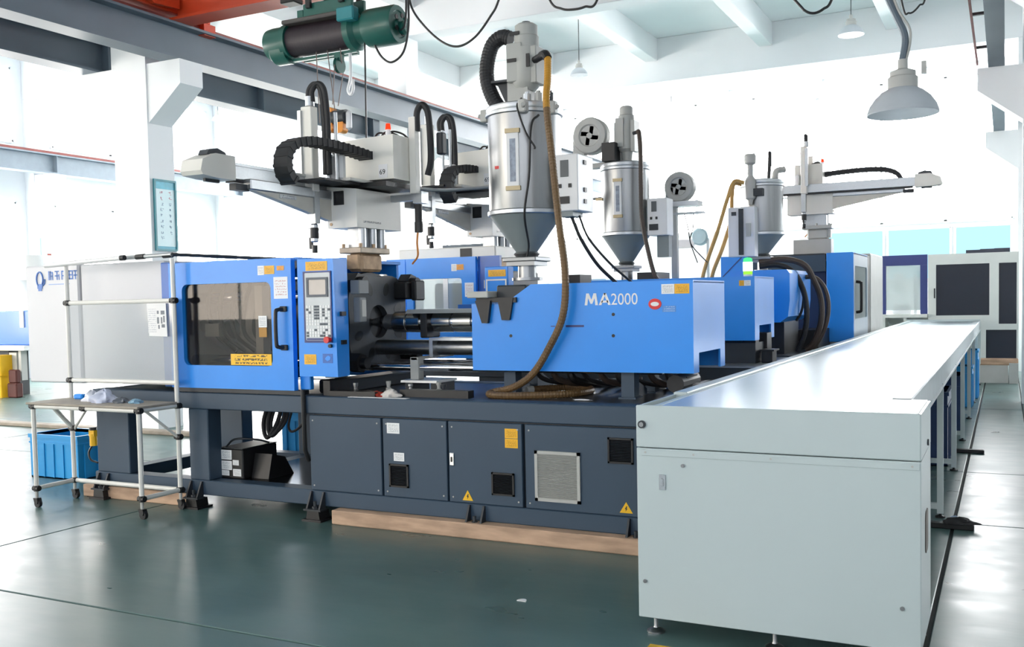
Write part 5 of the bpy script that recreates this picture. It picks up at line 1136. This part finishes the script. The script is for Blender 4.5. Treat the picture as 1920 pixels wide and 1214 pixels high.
cable('short black festoon cable sagging at the top above the loader', [(-4.25, 9.0, 5.06), (-4.08, 9.0, 4.55), (-3.95, 9.0, 4.44), (-3.82, 9.0, 4.412), (-3.70, 9.0, 4.42), (-3.567, 9.0, 4.47), (-3.4, 9.0, 5.06)])
cable('left black festoon cable loop near the top right lamp', [(-2.40, 9.0, 5.06), (-1.69, 9.0, 4.18), (-1.60, 9.0, 4.07), (-1.52, 9.0, 4.035), (-1.44, 9.0, 4.06), (-1.37, 9.0, 4.13), (-1.25, 9.0, 4.5), (-1.1, 9.0, 5.06)])
cable('thin black festoon cable beside the bent lamp conduit', [(-.95, 9.0, 5.06), (-.80, 9.0, 4.04), (-.74, 9.0, 3.92), (-.66, 9.0, 3.97), (-.60, 9.0, 4.1), (-.5, 9.0, 5.06)], .008)

# ------------------------------------------------------------------ pendant lamps
SHADE = mat('lamp_shade_grey', 'bcc3c9', .4)
SHADEIN = mat('lamp_shade_inner', 'eef2f4', .5)
def lamp(label, x, y, zrim, r, ztop, group='high bay pendant lamps'):
    t = thing('pendant_lamp', label, 'lamp', (x, y, zrim), group)
    k = r / .225
    sh_ = part(MB().lathe(x, y, [(r, zrim), (r * 1.01, zrim + .008 * k), (r * .93, zrim + .06 * k), (r * .78, zrim + .11 * k), (r * .58, zrim + .15 * k), (r * .42, zrim + .17 * k), (r * .40, zrim + .165 * k), (r * .56, zrim + .14 * k), (r * .76, zrim + .10 * k), (r * .91, zrim + .055 * k), (r * .985, zrim + .002)], 32), 'shade', SHADE, t)
    part(MB().lathe(x, y, [(r * .42, zrim + .165 * k), (r * .42, zrim + .24 * k), (r * .36, zrim + .25 * k), (r * .36, zrim + .28 * k), (r * .14, zrim + .30 * k), (r * .14, zrim + .36 * k), (0, zrim + .36 * k)], 20), 'ballast_housing', LGREY, t)
    part(MB().lathe(x, y, [(0, zrim + .03 * k), (r * .14, zrim + .045 * k), (r * .17, zrim + .10 * k), (r * .08, zrim + .17 * k)], 14), 'bulb', WHITEP, t)
    if ztop: part(MB().cyl((x, y, zrim + .36 * k), (x, y, ztop), .008, n=6), 'suspension', DGREY, t)
    return t, k
bl, k = lamp('large near bell lamp on a bent conduit above the conveyor', -.615, 7.0, 2.735, .225, None)
part(MB().tube(spline([(-.62, 7.0, 3.08), (-.60, 7.0, 3.2), (-.61, 7.0, 3.28), (-.66, 7.02, 3.40), (-.74, 7.05, 3.62), (-.85, 7.1, 4.1), (-.95, 7.2, 5.5), (-.95, 7.2, 7.28)], 6), .022, 8), 'conduit', GIRD, bl)
part(MB().tube(spline([(-.60, 7.0, 3.06), (-.57, 7.0, 3.2), (-.575, 7.0, 3.3), (-.64, 7.01, 3.42), (-.70, 7.03, 3.6)], 6), .009, 6), 'supply_cable', LGREY, bl)
part(MB().box(-.50, -.47, 6.99, 7.02, 2.99, 3.07), 'switch_tag', LGREY, bl)
lamp('small grey pendant lamp hanging right of the tall loader', -7.46, 17.8, 5.93, .175, 7.3)
lamp('pendant lamp hanging from the ceiling at the upper right', -2.50, 18.6, 6.20, .225, 7.3)
lamp('tiny distant pendant lamp above the second blower', -7.75, 24.6, 6.40, .13, 7.3)
lamp('small pendant lamp left of the robot below the crane girders', -17.4, 18.45, 6.15, .15, 7.3)

# ------------------------------------------------------------------ posters
def poster(label, cx, y0, y1, z0, z1, base):
    t = thing('wall_poster', label, 'poster', (cx, y0, z0))
    fr_ = mat('poster_frame_teal', '3a8894', .4)
    part(MB().ring(orect(y0, y1, z0, z1), rrect(y0 + .025, y1 - .025, z0 + .025, z1 - .025, .005), 'x', cx, cx + .025), 'frame', fr_, t)
    part(B(cx, cx + .012, y0 + .02, y1 - .02, z0 + .02, z1 - .02), 'print', mat('poster_pale', 'cfe9ee', .35, var=.03), t, smooth=0)
    part(B(cx + .012, cx + .0135, y0 + .025, y1 - .025, z1 - .12, z1 - .025), 'header_band', mat('poster_teal', '57b7cc', .4, var=.15, scale=9), t, smooth=0)
    part(B(cx + .012, cx + .0135, y0 + .025, y1 - .025, z0 + .025, z0 + .06), 'footer_band', mat('poster_cyan', '4aa9c0', .4), t, smooth=0)
    INKR = mat('poster_ink_red', 'c98a9a', .5); INKB = mat('poster_ink_blue', '7fa0b8', .5)
    rnd = random.Random(5)
    for c_, u in enumerate((y0 + .10, y0 + .24)):
        for k_ in range(9 - c_):
            z = z1 - .19 - k_ * .072; q = MB()
            for _ in range(4):
                a, b_ = rnd.uniform(0, .035), rnd.uniform(0, .035)
                if rnd.random() < .5: q.box(cx + .012, cx + .014, u + a, u + a + .022, z + b_, z + b_ + .006)
                else: q.box(cx + .012, cx + .014, u + a, u + a + .006, z + b_ * .6, z + b_ * .6 + .025)
            part(q, 'character', INKR if k_ < 2 else INKB, t, smooth=0)
    return t
poster('tall teal framed poster with two columns of characters on the white column', -9.66, 9.05, 9.42, 2.28, 3.19, 0)
p2 = thing('wall_poster', 'pale blue poster with a red picture behind the white rear cover', 'poster', (-19.68, 15.1, 2.2))
part(B(-19.70, -19.68, 15.10, 15.42, 2.35, 3.2), 'print', mat('poster_sky', 'bfe3ea', .4), p2)
part(B(-19.68, -19.675, 15.25, 15.35, 2.6, 2.85), 'picture', mat('poster_red', '9c3a24', .5, var=.3, scale=20), p2)

# ------------------------------------------------------------------ left bay and far background
lb = thing('injection_molding_machine', 'distant machine with a blue hood at the left edge beyond the rear cover', 'machine', (-16.6, 12, 0))
part(MB().box(-18.6, -15.5, 11.6, 12.6, .93, 1.555, b=.02), 'injection_hood', DBLUE, lb)
part(MB().box(-18.6, -15.55, 11.5, 12.7, .84, .93, b=.01), 'bed', WHITEP, lb)
part(MB().box(-18.5, -16.25, 11.7, 12.1, 0, .84), 'base_frame', DGREY, lb)
part(MB().box(-16.1, -15.9, 11.6, 11.72, .45, .80).box(-15.85, -15.78, 11.6, 11.72, .3, .84), 'valve_block', LGREY, lb)
part(MB().lathe(-15.95, 12.0, [(.08, 1.56), (.10, 1.75), (.34, 2.1), (.36, 2.1), (.36, 2.55), (0, 2.56)], 24), 'hopper', WHITEP, lb)
part(MB().box(-15.75, -15.65, 11.58, 11.6, 1.25, 1.55), 'notice', WHITEP, lb)
single(MB().prism(rrect(-16.35, -16.02, 11.35, 11.62, .04), 'z', 0, .76).box(-16.36, -16.01, 11.34, 11.63, .38, .40), 'safety_post', YELLOW, 'yellow safety post standing at the left edge', 'post', (-16.2, 11.5, 0))
single(MB().box(-15.98, -15.72, 11.44, 11.58, .0, .26, b=.02).box(-15.96, -15.74, 11.46, 11.56, .26, .5, b=.02), 'rust_red_block', mat('rust_red', '4a1a14', .6, var=.2), 'rust-red machine block beside the yellow post', 'block', (-15.85, 11.5, 0))
single(B(-12.6, -7.9, 8.6, 8.75, 0, .05, b=.01), 'floor_trunking', mat('dusty_trunking', '8f8578', .7, var=.2), 'low dusty cable trunking along the floor behind the blue crate', 'trunking', (-10, 8.7, 0))
bb = thing('blower_unit', 'pale blue blower on a stand in the bright background right of the second hopper', 'blower', (-4.0, 14, 0))
part(MB().lathe(-4.0, 2.43, [(0, 13.95), (.10, 13.95), (.125, 13.97), (.125, 14.05), (0, 14.06)], 22, 'y'), 'scroll', mat('pale_cyan_paint', 'b9d6de', .4), bb)
part(MB().box(-3.90, -3.86, 13.98, 14.04, 0, 2.4), 'stand', mat('pale_stand', 'c9d6da', .4), bb)
part(MB().box(-4.42, -4.08, 13.96, 14.1, 2.28, 2.40), 'duct', WHITEP, bb)
wl = thing('wall_cabinet', 'light blue cabinet in the bright background between the two hoppers', 'cabinet', (-5.2, 13.4, 0))
part(MB().box(-5.75, -5.25, 13.4, 13.9, 0, 1.85, b=.01), 'body', mat('sky_blue_paint', '9cc6e6', .45), wl)
part(B(-5.72, -5.28, 13.39, 13.4, .1, 1.8), 'door', mat('sky_blue_door', 'a9d0ec', .45), wl)

b3_ = thing('blower_unit', 'grey round blower on a bracket right of the second control box', 'blower', (-2.92, 9.75, .932))
blower(b3_, -2.99, 9.75, 2.68, .155)
part(MB().box(-3.13, -3.05, 9.70, 9.80, 2.45, 2.68), 'blower_outlet', CONE, b3_)
part(MB().box(-3.05, -2.78, 9.66, 9.84, 2.48, 2.53).box(-3.05, -2.74, 9.70, 9.80, 2.40, 2.42), 'bracket', ALU, b3_)
part(MB().box(-3.08, -3.02, 9.72, 9.78, .932, 2.48), 'post', LGREY, b3_)
for k in range(2): part(MB().tube(spline([(-2.95 + .1 * k, 9.75, 2.42), (-2.90 + .05 * k, 9.72, 2.25), (-2.87, 9.7, 2.1), (-2.80 + .1 * k, 9.7, 1.9)], 7), .006, 6), 'wire', BLACK, b3_)
